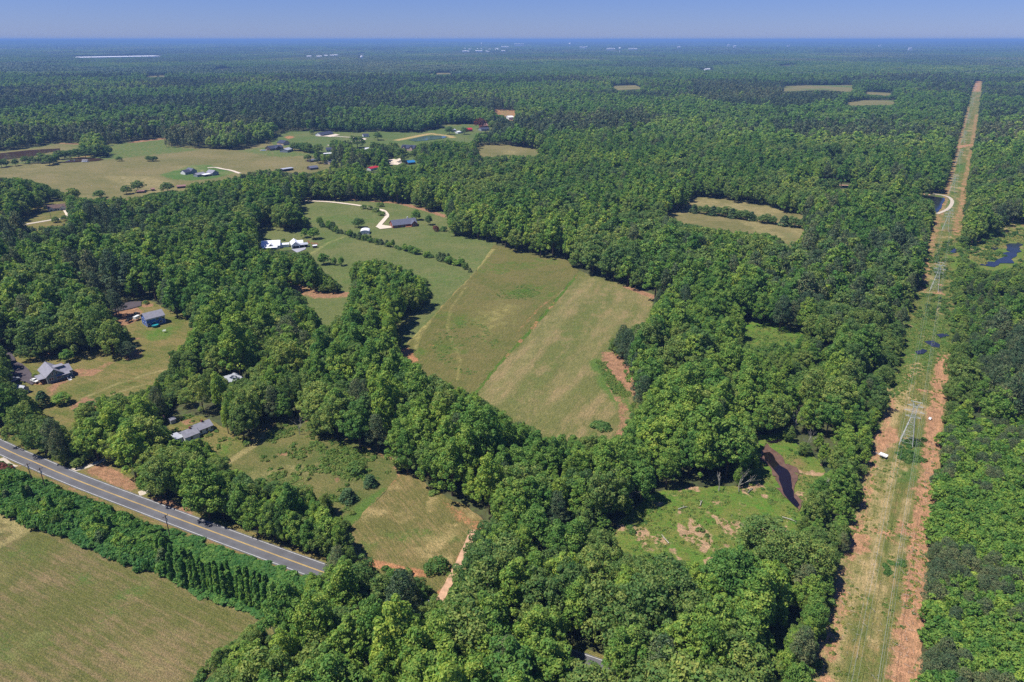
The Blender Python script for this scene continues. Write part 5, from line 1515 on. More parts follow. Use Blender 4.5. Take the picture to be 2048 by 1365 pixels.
# ------------------------------------------------------------------ buildings
def pm(name, rgb, k=0.9, rough=0.75, var=0.08, spec=0.25, metal=0.0):
    return simple_mat(name, lin(*rgb, k), rough, var, 0.8, spec, metal)
M['glass'] = pm('window_glass', (38, 44, 52), 0.8, 0.15, 0.1, 0.5)
M['trim'] = pm('white_trim', (228, 228, 224), 0.95)
M['shingle'] = pm('grey_shingle', (140, 140, 150), 0.95, 0.9, 0.16)
M['shingle_d'] = pm('slate_shingle', (98, 102, 118), 0.95, 0.9, 0.16)
M['shingle_b'] = pm('dark_blue_shingle', (66, 72, 92), 0.85, 0.9, 0.16)
M['shingle_br'] = pm('brown_shingle', (112, 92, 84), 0.85, 0.9, 0.16)
M['metal_w'] = pm('white_metal_roof', (238, 240, 244), 0.98, 0.45, 0.04, 0.4)
M['metal_g'] = pm('grey_metal_roof', (176, 180, 190), 0.9, 0.5, 0.08, 0.4)
M['metal_r'] = pm('red_metal_roof', (190, 52, 62), 0.85, 0.5, 0.08, 0.4)
M['metal_b'] = pm('blue_metal_roof', (46, 130, 190), 0.85, 0.5, 0.08, 0.4)
M['rust'] = pm('rusty_metal_roof', (152, 116, 108), 0.85, 0.8, 0.2)
M['navy'] = pm('navy_siding', (56, 98, 180), 1.0)
M['sage'] = pm('sage_siding', (112, 136, 136), 0.95)
M['wallw'] = pm('white_siding', (214, 218, 222), 0.9)
M['wallg'] = pm('grey_siding', (150, 156, 162), 0.85)
M['wallt'] = pm('tan_siding', (186, 172, 152), 0.85)
M['wallb'] = pm('brown_siding', (96, 84, 78), 0.8)
M['brick'] = pm('red_brick', (150, 88, 74), 0.8, 0.9, 0.2)
M['brickl'] = pm('pale_brick', (206, 180, 160), 0.9, 0.9, 0.12)
M['wood'] = pm('deck_wood', (178, 130, 84), 0.85, 0.85, 0.2)
M['found'] = pm('block_foundation', (150, 146, 140), 0.85)
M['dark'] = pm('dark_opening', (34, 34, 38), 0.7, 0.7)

def block(e, x0, x1, y0, y1, hw, rise, axis, wm, rm, over=0.45, z0=0.0, th=0.2, flat=False, wall=True):
    """walls with gables and a roof of two slabs; axis is the ridge direction"""
    if axis == 'x':
        w0, w1, l0, l1 = y0, y1, x0, x1
    else:
        w0, w1, l0, l1 = x0, x1, y0, y1
    mid = (w0 + w1) / 2
    sl = rise / ((w1 - w0) / 2)
    outw = [(w0, z0), (w1, z0), (w1, z0 + hw), (mid, z0 + hw + rise), (w0, z0 + hw)]
    if wall:
        MB().prism(outw, axis, l0, l1).build('wall', wm, e)
    b = z0 + hw
    o = over
    prof = [(w0 - o, b - o * sl + 0.03), (mid, b + rise + 0.03), (w1 + o, b - o * sl + 0.03), (w1 + o, b - o * sl + 0.03 + th), (mid, b + rise + 0.03 + th), (w0 - o, b - o * sl + 0.03 + th)]
    return MB().prism(prof, axis, l0 - o, l1 + o).build('roof', rm, e)

def shed_roof(e, x0, x1, y0, y1, za, zb, rm, th=0.14, name='roof'):
    """single slope: za at y0, zb at y1"""
    return MB().prism([(y0, za), (y1, zb), (y1, zb + th), (y0, za + th)], 'x', x0, x1).build(name, rm, e)

def window(e, face, u, z, w, h, dims, name='window', pane='glass', frame='trim'):
    """face F/B/L/R of a block dims=(x0,x1,y0,y1)"""
    x0, x1, y0, y1 = dims
    def mk(d0, d1, a0, a1, c0, c1):
        lo, hi = min(d0, d1), max(d0, d1)
        m = MB()
        if face == 'F': return m.box(a0, a1, y0 - hi, y0 - lo, c0, c1)
        if face == 'B': return m.box(a0, a1, y1 + lo, y1 + hi, c0, c1)
        if face == 'L': return m.box(x0 - hi, x0 - lo, a0, a1, c0, c1)
        return m.box(x1 + lo, x1 + hi, a0, a1, c0, c1)
    f = mk(-0.05, 0.06, u - w / 2 - 0.14, u + w / 2 + 0.14, z - 0.14, z + h + 0.14).build(name, M[frame], e)
    mk(0.0, 0.08, u - w / 2, u + w / 2, z, z + h).build('pane', M[pane], f)
    return f

def footprint(A, B, C):
    a, b, c = at(*A), at(*B), at(*C)
    ux = (b - a).normalized()
    uy = Vector((-ux.y, ux.x))
    return a, (b - a).length, max((c - a).dot(uy), 3.0), math.atan2(ux.y, ux.x)

def house(name, label, A, B, C, cat='house', L=None, W=None, group=None):
    a, l, w, rz = footprint(A, B, C)
    e = empty(name, (a.x, a.y, 0), rz)
    tag(e, label, cat, group)
    return e, L or l, W or w

# navy two storey house
e, L, Wd = house('blue_house', 'two storey navy blue house with grey gable roof and white trim', (295.6, 656), (332, 646.7), (280.6, 646.2), W=8.6)
MB().box(-0.05, L + 0.05, -0.05, Wd + 0.05, -0.1, 0.55).build('foundation', M['found'], e)
block(e, 0, L, 0, Wd, 4.9, 2.5, 'x', M['navy'], M['shingle'], 0.45, 0.5)
dm = (0, L, 0, Wd)
for u, z in ((6.2, 3.6), (9.6, 3.6), (8.2, 1.2), (1.2, 1.3)):
    window(e, 'F', u, z, 1.5 if u > 2 else 0.8, 1.2, dm)
for u, z in ((2.5, 3.5), (2.5, 1.2), (6, 3.5), (6, 1.2)):
    window(e, 'L', u, z, 1.0, 1.2, dm)
window(e, 'F', 4.2, 0.6, 1.6, 2.0, dm, 'door')
for x, y in ((-0.06, -0.06), (L - 0.12, -0.06), (-0.06, Wd - 0.12)):
    MB().box(x, x + 0.2, y, y + 0.2, 0.4, 5.42).build('corner_board', M['trim'], e)
MB().box(-0.1, L + 0.1, -0.52, -0.44, 4.7, 5.0).build('gutter', M['trim'], e)
MB().box(3.2, 6.6, -1.6, -0.12, 0.4, 0.55).build('deck', M['wood'], e)
for x in (3.3, 6.5):
    MB().box(x - 0.06, x + 0.06, -1.55, -1.43, 0, 1.4).build('post', M['trim'], e)

# green gabled house with a lower wing
e, L, Wd = house('green_house', 'sage green house with broad front gable, white trim and grey roof', (96.5, 769), (148, 754), (75, 747))
gw, gd = L * 0.64, 13.0
MB().box(-0.05, L + 0.05, -0.05, gd, -0.1, 0.7).build('foundation', M['found'], e)
block(e, 0, gw, 0, gd, 3.3, 3.0, 'y', M['sage'], M['shingle'], 0.5, 0.6)
block(e, gw + 0.003, L, 1.2, 9.5, 3.0, 2.2, 'x', M['sage'], M['shingle'], 0.45, 0.6)
MB().prism([(4.0, 4.6), (8.0, 4.6), (8.0, 5.6), (4.0, 6.1)], 'x', gw * 0.72, gw + 1.8).build('dormer', M['sage'], e)
shed_roof(e, gw * 0.68, gw + 2.1, 3.6, 8.4, 6.2, 5.65, M['shingle'], 0.18, 'dormer_roof')
shed_roof(e, gw * 0.55, L - 1.3, -1.3, 1.25, 3.05, 3.65, M['shingle'], 0.15, 'porch_roof')
dm = (0, gw, 0, gd)
for u, z, w in ((1.9, 1.5, 1.9),):
    window(e, 'F', u - 0.5, z, 0.8, 1.4, dm); window(e, 'F', u + 0.55, z, 0.8, 1.4, dm)
for u in (3.0, 4.7):
    window(e, 'F', u, 4.2, 0.7, 1.2, dm)
window(e, 'F', 5.3, 1.5, 1.7, 1.2, dm)
window(e, 'F', gw + 1.5, 1.4, 1.2, 1.4, (0, L, 1.2, gd))
window(e, 'F', L - 2.6, 0.7, 1.0, 2.0, (0, L, 1.2, gd), 'door', 'wallw')
for u in (2.0, 5.0, 8.5):
    window(e, 'L', u, 1.5, 1.0, 1.4, dm)
MB().box(-0.06, 0.16, -0.06, 0.16, 0.3, 3.9).build('corner_board', M['trim'], e)
MB().box(L - 0.14, L + 0.06, 1.14, 1.34, 0.3, 3.6).build('corner_board', M['trim'], e)
MB().box(gw * 0.6, L - 1.2, -1.2, 1.15, 0.45, 0.6).build('deck', M['wood'], e)
st = MB()
for i in range(5):
    st.box(L - 3.2, L - 1.8, -1.2 - 0.4 * (i + 1), -1.2 - 0.4 * i, 0, 0.5 - 0.1 * i)
st.build('stairs', M['trim'], e)
rl = MB()
for x in (L - 3.3, L - 1.75):
    rl.bar((x, -1.2, 1.4), (x, -3.2, 0.95), 0.06)
    rl.bar((x, -3.2, 0), (x, -3.2, 0.95), 0.06)
    rl.bar((x, -1.2, 0.4), (x, -1.2, 1.4), 0.06)
rl.build('handrail', M['trim'], e)
MB().box(-3.2, -0.02, 1.5, 8.0, 0.1, 0.45).build('porch', M['wood'], e)
for y in (1.6, 4.6, 7.9):
    MB().box(-3.1, -2.9, y - 0.1, y + 0.1, 0.4, 2.9).build('post', M['trim'], e)
shed_roof(e, -3.4, -0.3, 1.2, 8.3, 2.9, 2.95, M['shingle'], 0.15, 'porch_roof')

# metal shed by the parking area
e, L, Wd = house('metal_shed', 'small pale metal shed with a white roof by the parking area', (47.5, 790), (60, 784), (33, 776), 'shed', W=7.0)
block(e, 0, L, 0, Wd, 2.7, 1.2, 'y', M['wallg'], M['metal_g'], 0.25)
window(e, 'F', L * 0.55, 0.1, 1.3, 1.9, (0, L, 0, Wd), 'door', 'glass')
window(e, 'R', Wd * 0.5, 1.2, 1.2, 0.7, (0, L, 0, Wd))

# old grey cottage in three pieces
e, L, Wd = house('old_cottage', 'old low cottage with worn grey roofs and two brick chimneys', (396.5, 873), (427, 861), (386, 860), W=6.2)
block(e, 0, L, 0, Wd, 2.6, 1.7, 'x', M['wallw'], M['shingle'], 0.35)
block(e, -6.2, -0.003, -1.8, 4.6, 2.5, 1.6, 'x', M['wallw'], M['shingle'], 0.3)
block(e, -12.0, -6.5, 0.4, 6.0, 2.2, 0.5, 'x', M['wallw'], M['metal_g'], 0.25)
MB().box(-2.6, -1.9, 1.2, 1.9, 3.0, 5.2).build('chimney', M['brick'], e)
MB().box(3.6, 4.3, 2.8, 3.5, 3.2, 5.4).build('chimney', M['brick'], e)
for u in (1.6, 4.2, 6.4):
    window(e, 'F', u, 1.0, 0.9, 1.2, (0, L, 0, Wd))
window(e, 'F', -3.4, 0.9, 0.9, 1.2, (-6.2, 0, -1.8, 4.6))
e, L, Wd = house('garden_shed', 'small shed with rusty red roof behind the old cottage', (321, 848), (331, 845), (318, 844), 'shed', W=3.2)
block(e, 0, L, 0, Wd, 2.0, 0.9, 'x', M['wallb'], M['rust'], 0.2)
e, L, Wd = house('garden_shed', 'small grey roofed shed behind the old cottage', (343, 850), (353, 846), (341, 847), 'shed', W=2.6)
block(e, 0, L, 0, Wd, 2.0, 0.7, 'x', M['wallg'], M['shingle'], 0.2)

# barn in the trees
e, L, Wd = house('barn', 'grey roofed barn almost hidden in the wood above the cottage', (458, 779), (486, 768), (450, 765), 'barn', W=8.0)
block(e, 0, L, 0, Wd, 3.4, 0.9, 'x', M['wallb'], M['metal_g'], 0.4)
window(e, 'F', L / 2, 0.05, 2.4, 2.4, (0, L, 0, Wd), 'door', 'dark', 'wallb')

# white metal roofed house and its garage
e, L, Wd = house('farmhouse', 'long house with brilliant white metal roof and front gable', (524, 500), (560, 498), (520, 491), W=10.5)
block(e, 0, L, 0, Wd, 3.0, 3.0, 'x', M['wallw'], M['metal_w'], 0.5)
block(e, L * 0.38, L * 0.68, -2.2, Wd / 2, 3.0, 1.9, 'y', M['wallg'], M['metal_w'], 0.4)
shed_roof(e, 1.0, L * 0.9, -4.6, -2.3, 2.4, 3.0, M['metal_w'], 0.12, 'porch_roof')
for x in (1.4, L * 0.45, L * 0.85):
    MB().box(x - 0.1, x + 0.1, -4.4, -4.2, 0, 2.4).build('post', M['trim'], e)
block(e, L + 0.01, L + 7.2, 3.2, 7.4, 2.5, 0.8, 'x', M['wallw'], M['metal_w'], 0.3)
for u in (2.2, L * 0.8):
    window(e, 'F', u, 1.0, 1.2, 1.4, (0, L, 0, Wd))
e, L, Wd = house('garage', 'white roofed garage with two dark doors and an open side carport', (584.4, 498.4), (600.2, 496.8), (577, 486.5), 'garage', W=12.0)
block(e, 0, L, 0, Wd, 3.2, 2.4, 'y', M['wallw'], M['metal_w'], 0.4)
block(e, L * 0.55, L + 3.4, Wd * 0.45, Wd * 0.85, 3.0, 1.6, 'x', M['wallw'], M['metal_w'], 0.3)
shed_roof(e, L + 0.1, L + 7.0, 0.0, 5.2, 2.5, 3.0, M['metal_g'], 0.12, 'carport_roof')
for x in (L + 3.5, L + 6.8):
    MB().box(x - 0.1, x + 0.1, 0.1, 0.3, 0, 2.5).build('post', M['trim'], e)
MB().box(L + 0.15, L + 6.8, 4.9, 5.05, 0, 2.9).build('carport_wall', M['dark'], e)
for u in (1.9, L - 1.9):
    window(e, 'F', u, 0.05, 2.4, 2.2, (0, L, 0, Wd), 'garage_door', 'dark')
e, L, Wd = house('garden_shed', 'tiny shed with white roof beside the raised garden beds', (626.5, 497), (634.5, 496), (625.5, 494), 'shed', W=2.4)
block(e, 0, L, 0, Wd, 1.9, 0.4, 'x', M['wallb'], M['metal_w'], 0.2)
for i, (x, y) in enumerate([(617.5, 485), (624, 488), (629.5, 488.5), (634, 489)]):
    p = at(x, y)
    b_ = empty('raised_bed', (p.x, p.y, 0), R(112))
    tag(b_, ['longest raised garden bed, nearest the garage', 'second raised garden bed from the garage', 'third raised garden bed from the garage', 'raised garden bed farthest from the garage'][i], 'garden bed', 'raised garden beds')
    l_ = 5.0 if i == 0 else 3.2
    MB().box(-l_, l_, -0.6, -0.5, 0, 0.45).box(-l_, l_, 0.5, 0.6, 0, 0.45).box(-l_, -l_ + 0.1, -0.497, 0.497, 0, 0.45).box(l_ - 0.1, l_, -0.497, 0.497, 0, 0.45).build('frame', M['wood'], b_)
    MB().box(-l_ + 0.1, l_ - 0.1, -0.497, 0.497, 0, 0.36).build('soil', pm('garden_soil', (120, 84, 60), 0.8), b_)

# brick house
e, L, Wd = house('brick_house', 'red brick house with big dark slate roof and white chimney', (786.5, 457.5), (834, 452), (783, 450.5), W=11.0)
block(e, 0, L, 0, Wd, 2.8, 3.6, 'x', M['brick'], M['shingle_d'], 0.5)
block(e, L * 0.74, L - 0.4, -2.4, Wd / 2, 2.8, 2.6, 'y', M['brick'], M['shingle_d'], 0.4)
MB().box(L * 0.68, L * 0.68 + 1.1, Wd * 0.5, Wd * 0.5 + 0.9, 5.2, 8.0).build('chimney', M['trim'], e)
MB().box(L * 0.5, L * 0.73, -2.6, -0.05, 0, 0.5).build('deck', M['wood'], e)
window(e, 'F', L * 0.86, 0.8, 1.8, 1.9, (0, L, -2.4, Wd))
for u in (2.5, 5.2, 8.4, 11.0):
    window(e, 'F', u, 0.9, 1.3, 1.5, (0, L, 0, Wd))
for u in (2.6, 8.0):
    window(e, 'L', u, 0.8, 1.2, 1.5, (0, L, 0, Wd))
# small arched barn
e, L, Wd = house('small_barn', 'small barn with rounded pale metal roof on the lawn before the hedge', (721, 470), (739, 469.5), (717, 462), 'barn', W=9.0)
arc = [(L / 2 - (L / 2 + 0.2) * math.cos(t), 2.2 + 1.7 * math.sin(t)) for t in np.linspace(0, math.pi, 9)]
MB().prism([(0, 0), (L, 0)] + [(L / 2 + (L / 2) * math.cos(t), 2.1 + 1.6 * math.sin(t)) for t in np.linspace(0, math.pi, 9)], 'y', 0, Wd).build('wall', M['wallw'], e)
MB().prism(arc + [(x, z + 0.15) for x, z in reversed(arc)], 'y', -0.2, Wd + 0.2).build('roof', M['metal_w'], e)
window(e, 'F', L / 2, 0.05, 2.6, 2.0, (0, L, 0, Wd), 'door', 'wallg')

# white house in the left woods
e, L, Wd = house('white_house', 'white house with brown roof and two front gables in the left woods', (97, 424.5), (133, 420.5), (92, 419.5), W=10.0)
block(e, 0, L, 0, Wd, 3.0, 2.7, 'x', M['wallw'], M['shingle_br'], 0.4)
block(e, L * 0.62, L - 0.3, -1.6, Wd / 2, 3.0, 2.0, 'y', M['wallw'], M['shingle_br'], 0.35)
block(e, 0.8, L * 0.3, -0.8, Wd / 2, 3.0, 1.5, 'y', M['wallw'], M['shingle_br'], 0.3)
window(e, 'F', L * 0.81, 0.05, 4.2, 2.2, (0, L, -1.6, Wd), 'garage_door', 'wallg')
window(e, 'F', L * 0.18, 0.9, 1.8, 1.4, (0, L, -0.8, Wd))
window(e, 'F', L * 0.44, 0.9, 1.5, 1.4, (0, L, 0, Wd))
window(e, 'F', L * 0.56, 0.1, 1.0, 2.1, (0, L, 0, Wd), 'door', 'dark')

def plain(name, label, A, B, C, W, hw, rise, wm, rm, axis='x', cat='house', wins=3, over=0.4, extra=None, group=None):
    e, L, Wd = house(name, label, A, B, C, cat, W=W, group=group)
    block(e, 0, L, 0, Wd, hw, rise, axis, M[wm], M[rm], over)
    for i in range(wins):
        window(e, 'F', L * (i + 0.5) / wins, 0.9, min(1.3, L / wins * 0.5), 1.3, (0, L, 0, Wd))
    if extra:
        extra(e, L, Wd)
    return e
plain('farm_cottage', 'dark roofed farmhouse with white gable end, left of the twins', (371, 350.5), (383, 348.5), (366, 345.5), 10, 3.0, 2.6, 'wallg', 'shingle_b', wins=2, extra=lambda e, L, W: (block(e, L + 0.01, L + 9, 1, 12, 3.2, 3.2, 'y', M['wallg'], M['shingle_d']), MB().prism([(0.1, 3.0), (W - 0.1, 3.0), (W / 2, 5.4)], 'x', -0.08, -0.02).build('gable_panel', M['trim'], e), MB().box(-0.08, -0.02, 0.1, W - 0.1, 0.1, 3.0).build('end_wall', M['trim'], e)))
plain('farm_cottage', 'grey roofed farmhouse with a white porch roof, right of the twins', (425, 352.3), (438, 350), (417, 345.5), 12, 3.2, 3.0, 'wallg', 'shingle', 'y', wins=2, extra=lambda e, L, W: (shed_roof(e, -11, -0.5, 1, 7, 2.6, 3.0, M['metal_w'], 0.15, 'porch_roof'), MB().box(-10.5, -0.6, 6.5, 6.8, 0, 2.6).build('porch_wall', M['wallg'], e), block(e, -16, -4, 8, 16, 2.8, 1.8, 'x', M['wallg'], M['shingle'])))
plain('shed', 'low shed with brownish red roof under the big round field tree', (274, 387.5), (289, 386.5), (273.5, 384.5), 5, 2.2, 0.8, 'wallb', 'rust', cat='shed', wins=0)
plain('shed', 'small shed with faded pink roof between field shrubs', (303.5, 383), (310, 382.3), (303, 380.5), 5, 2.2, 0.9, 'wallb', 'rust', cat='shed', wins=0)
plain('shed', 'longer shed with faded pink roof at the farm field corner', (355, 378), (372, 376.5), (354, 374), 7, 2.4, 1.0, 'wallb', 'rust', cat='shed', wins=0)
# the far houses
plain('far_house', 'dark hipped house with a blue pool beside the pasture', (541, 302.3), (567, 299), (533, 297), 14, 3.2, 3.4, 'wallb', 'shingle_b', wins=4, extra=lambda e, L, W: block(e, L * 0.35, L * 0.75, -3, W / 2, 3.2, 3.0, 'y', M['wallb'], M['shingle_b']))
plain('far_house', 'house with pale brick gable behind the dark hipped house', (567, 291.5), (581, 289.5), (559, 287), 16, 3.4, 3.6, 'brickl', 'shingle_b', 'y', wins=2)
plain('metal_barn', 'grey metal barn beside the dark hipped house', (575.5, 306), (587, 302.5), (566, 304), 13, 3.8, 1.8, 'wallg', 'metal_g', cat='barn', wins=1)
def stable_doors(e, L, W):
    shed_roof(e, 0, L, -3.2, -0.1, 2.4, 3.0, M['shingle_b'], 0.15, 'porch_roof')
    for i in range(9):
        x = 0.6 + i * (L - 1.2) / 8
        MB().box(x - 0.12, x + 0.12, -3.1, -2.9, 0, 2.4).build('post', M['trim'], e)
    for i in range(8):
        x = 0.6 + (i + 0.5) * (L - 1.2) / 8
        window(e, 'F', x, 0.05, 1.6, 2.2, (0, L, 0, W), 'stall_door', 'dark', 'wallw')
plain('long_stable', 'long white stable with dark blue roof and open stalls', (641, 273), (666, 269), (633, 270.5), 12, 3.0, 2.8, 'wallw', 'shingle_b', cat='stable', wins=0, extra=stable_doors)
plain('far_house', 'small pale house with dark roof between the far shade trees', (653, 304.5), (665, 304), (652, 299), 10, 3.4, 2.6, 'wallw', 'shingle_b', wins=3)
plain('carport', 'low white roofed carport before the far shade trees', (648, 311), (668, 310), (647, 308.5), 6, 2.2, 0.5, 'wallw', 'metal_w', cat='carport', wins=0)
plain('long_shed', 'long low dark shed above the near cluster of sheds', (622, 325.5), (647, 321.5), (619, 322), 9, 2.4, 1.2, 'wallb', 'shingle_d', cat='shed', wins=2)
plain('far_garage', 'dark roofed garage with a tan gable end', (660, 330), (676, 327), (651, 328), 12, 3.4, 2.4, 'wallt', 'shingle_d', cat='garage', wins=1)
plain('far_cottage', 'dark roofed cottage in front of the long low shed', (621, 341), (637, 339), (616, 336.5), 10, 2.6, 2.0, 'wallb', 'shingle_d', wins=2)
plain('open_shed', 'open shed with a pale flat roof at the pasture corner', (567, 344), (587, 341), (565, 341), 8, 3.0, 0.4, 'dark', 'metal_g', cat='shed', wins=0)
plain('red_roof_shed', 'white shed with a bright red roof', (742, 342.5), (758, 339), (734, 339), 9, 3.0, 1.4, 'wallw', 'metal_r', cat='shed', wins=1)
plain('blue_roof_house', 'small house with a bright blue roof', (817, 330.5), (831, 329), (815, 326), 9, 3.0, 2.2, 'wallb', 'metal_b', wins=2)
plain('far_house', 'pale brick house with steep dark gables beside the blue pond', (802, 301), (828, 302.5), (801, 296), 13, 3.8, 4.0, 'brickl', 'shingle_b', wins=4, extra=lambda e, L, W: (block(e, 3, 9, -3, W / 2, 3.8, 3.6, 'y', M['brickl'], M['shingle_b']), block(e, L - 8, L - 2, -2, W / 2, 3.8, 3.4, 'y', M['brickl'], M['shingle_b'])))
plain('far_house', 'white house half hidden by the far shade trees', (733, 304), (744, 303), (732, 300), 10, 3.2, 2.0, 'wallw', 'metal_w', wins=2)
plain('pool_house', 'small pool house with red and white walls on the far lawn', (727, 275), (738, 274.5), (727, 272), 12, 3.2, 2.0, 'wallw', 'shingle_b', wins=2)
plain('red_shed', 'red shed on the far lawn', (934.5, 264), (945, 263.5), (934, 261), 12, 4.0, 2.2, 'metal_r', 'metal_r', cat='shed', wins=0)
plain('far_house', 'house with pink roof behind the dusky red tree', (968, 257), (978, 256), (967, 253), 16, 4.0, 4.0, 'brick', 'rust', wins=1)
plain('far_house', 'grey house below the dusky red tree', (963, 263), (979, 262), (962, 260), 14, 3.4, 2.4, 'wallg', 'shingle_b', wins=2)
plain('far_shed', 'white low shed between two dark lawn trees', (916, 268), (926, 267), (916, 266), 9, 3.0, 1.2, 'wallw', 'metal_w', cat='shed', wins=0)
plain('far_shed', 'grey low shed behind the dark upright tree', (905, 264), (912, 263.5), (905, 262), 9, 3.0, 1.2, 'wallg', 'metal_g', cat='shed', wins=0)
plain('far_building', 'white roofed building below the orange cleared lot', (1018, 241), (1028, 240.5), (1018, 238), 20, 6.0, 2.0, 'wallw', 'metal_w', cat='building', wins=0)
plain('far_building', 'pale roofed cabin alone in the woods beside the pylon strip', (1665, 327.5), (1684, 327.5), (1665, 325), 9, 5.5, 1.0, 'wallg', 'metal_w', cat='cabin', wins=1)
plain('far_building', 'small white house on the woods skyline left of the strip', (1412, 142.5), (1421, 142), (1412, 141), 16, 9, 3.0, 'wallw', 'metal_w', cat='house', wins=0)

# ------------------------------------------------------------------ distant white buildings and water towers
p = at(152, 121)
q = at(322, 117.5)
d = (q - p)
wh = empty('warehouse', (p.x, p.y, terrain(np.array(p.x), np.array(p.y)).item()), math.atan2(d.y, d.x))
tag(wh, 'huge long white warehouse in the distant left forest', 'warehouse')
Lw = d.length
MB().box(0, Lw, 0, 260, -2, 15).build('wall', M['wallw'], wh)
MB().prism([(-3, 15.1), (130, 19), (263, 15.1)], 'x', -3, Lw + 3).build('roof', M['metal_w'], wh)
for i in range(10):
    MB().box(Lw * (i + 0.3) / 10, Lw * (i + 0.3) / 10 + 12, -1.2, -0.02, 2, 9).build('loading_door', M['wallg'], wh)

def water_tower(px, dist, ytop, rad, label):
    u = (px - 1024) / FPX
    yv = (ytop - 682.5) / FPX
    t = dist / (CP - yv * SP)
    x, y = u * t, dist
    ztop = CAMH - t * (SP + yv * CP)
    z0 = terrain(np.array(x), np.array(y)).item()
    h = max(ztop - z0, 30)
    e = empty('water_tower', (x, y, z0))
    tag(e, label, 'water tower')
    prof = [(rad * 0.3, h - 2 * rad * 0.95), (rad * 0.85, h - rad * 1.45), (rad, h - rad * 0.9), (rad * 0.85, h - rad * 0.4), (rad * 0.45, h - rad * 0.1), (0.2, h)]
    n = 14
    mb = MB()
    vs = [(r_ * math.cos(2 * math.pi * k / n), r_ * math.sin(2 * math.pi * k / n), z) for r_, z in prof for k in range(n)]
    fs = [(i * n + k, i * n + (k + 1) % n, (i + 1) * n + (k + 1) % n, (i + 1) * n + k) for i in range(len(prof) - 1) for k in range(n)]
    mb.add(vs, fs)
    mb.build('tank', M['metal_w'], e)
    MB().tube([(0, 0, -1), (0, 0, 4), (0, 0, h - 1.8 * rad)], [rad * 0.5, rad * 0.28, rad * 0.28], 10).build('stem', M['metal_w'], e)
water_tower(723, 5600, 111.5, 11, 'nearest white water tower rising from the distant left forest')
water_tower(1140, 13500, 86, 20, 'tall white water tower right of the distant town')
water_tower(1240, 8600, 95, 13, 'white water tower lower than its neighbour near the skyline middle')
water_tower(963, 13500, 86, 15, 'faint water tower above the distant town')
random.seed(9)
def far_block(px, py, w_m, h_m, dist, label, group=None, dep=30):
    u = (px - 1024) / FPX
    x = u * dist / CP * 1.0
    t = dist / (CP - ((py - 682.5) / FPX) * SP)
    x = u * t
    z0 = terrain(np.array(x), np.array(dist)).item()
    e = empty('distant_building', (x, dist, z0))
    tag(e, label, 'building', group)
    MB().box(-w_m / 2, w_m / 2, -dep / 2, dep / 2, -2, h_m).build('wall', M['wallw'], e)
    MB().prism([(-dep / 2 - 1, h_m + 0.05), (0, h_m + 4), (dep / 2 + 1, h_m + 0.05)], 'x', -w_m / 2 - 1, w_m / 2 + 1).build('roof', M['metal_w'], e)
for i in range(18):
    far_block(random.uniform(928, 1040), 100, random.uniform(18, 75), random.uniform(22, 34), random.uniform(8600, 10800), 'tiny pale building of the distant town below the skyline', 'pale buildings of the distant town')
far_block(1038, 88, 170, 70, 14200, 'long bright white building on the skyline above the distant town', dep=60)
for px, py, dist in ((1167, 92, 11500), (1222, 94, 10000), (1266, 94, 10000), (1010, 92, 11500)):
    far_block(px, py, 110, 44, dist, 'thin white roof line on the skyline right of the town' if px > 1100 else 'thin white roof just above the distant town', 'white roofs on the skyline')
for px, dist in ((618, 6500), (638, 6500), (652, 6800), (664, 6900), (672, 7000)):
    far_block(px, 108, random.uniform(25, 45), 26, dist, 'tiny pale building in the distant left forest', 'pale buildings in the left forest')
for px, dist in ((1457, 13000), (1470, 11500), (1358, 11000), (1760, 14000), (1822, 9500), (1577, 13000)):
    far_block(px, 90, 40, 52, dist, 'single pale speck of a building on the right skyline', 'pale specks on the right skyline')

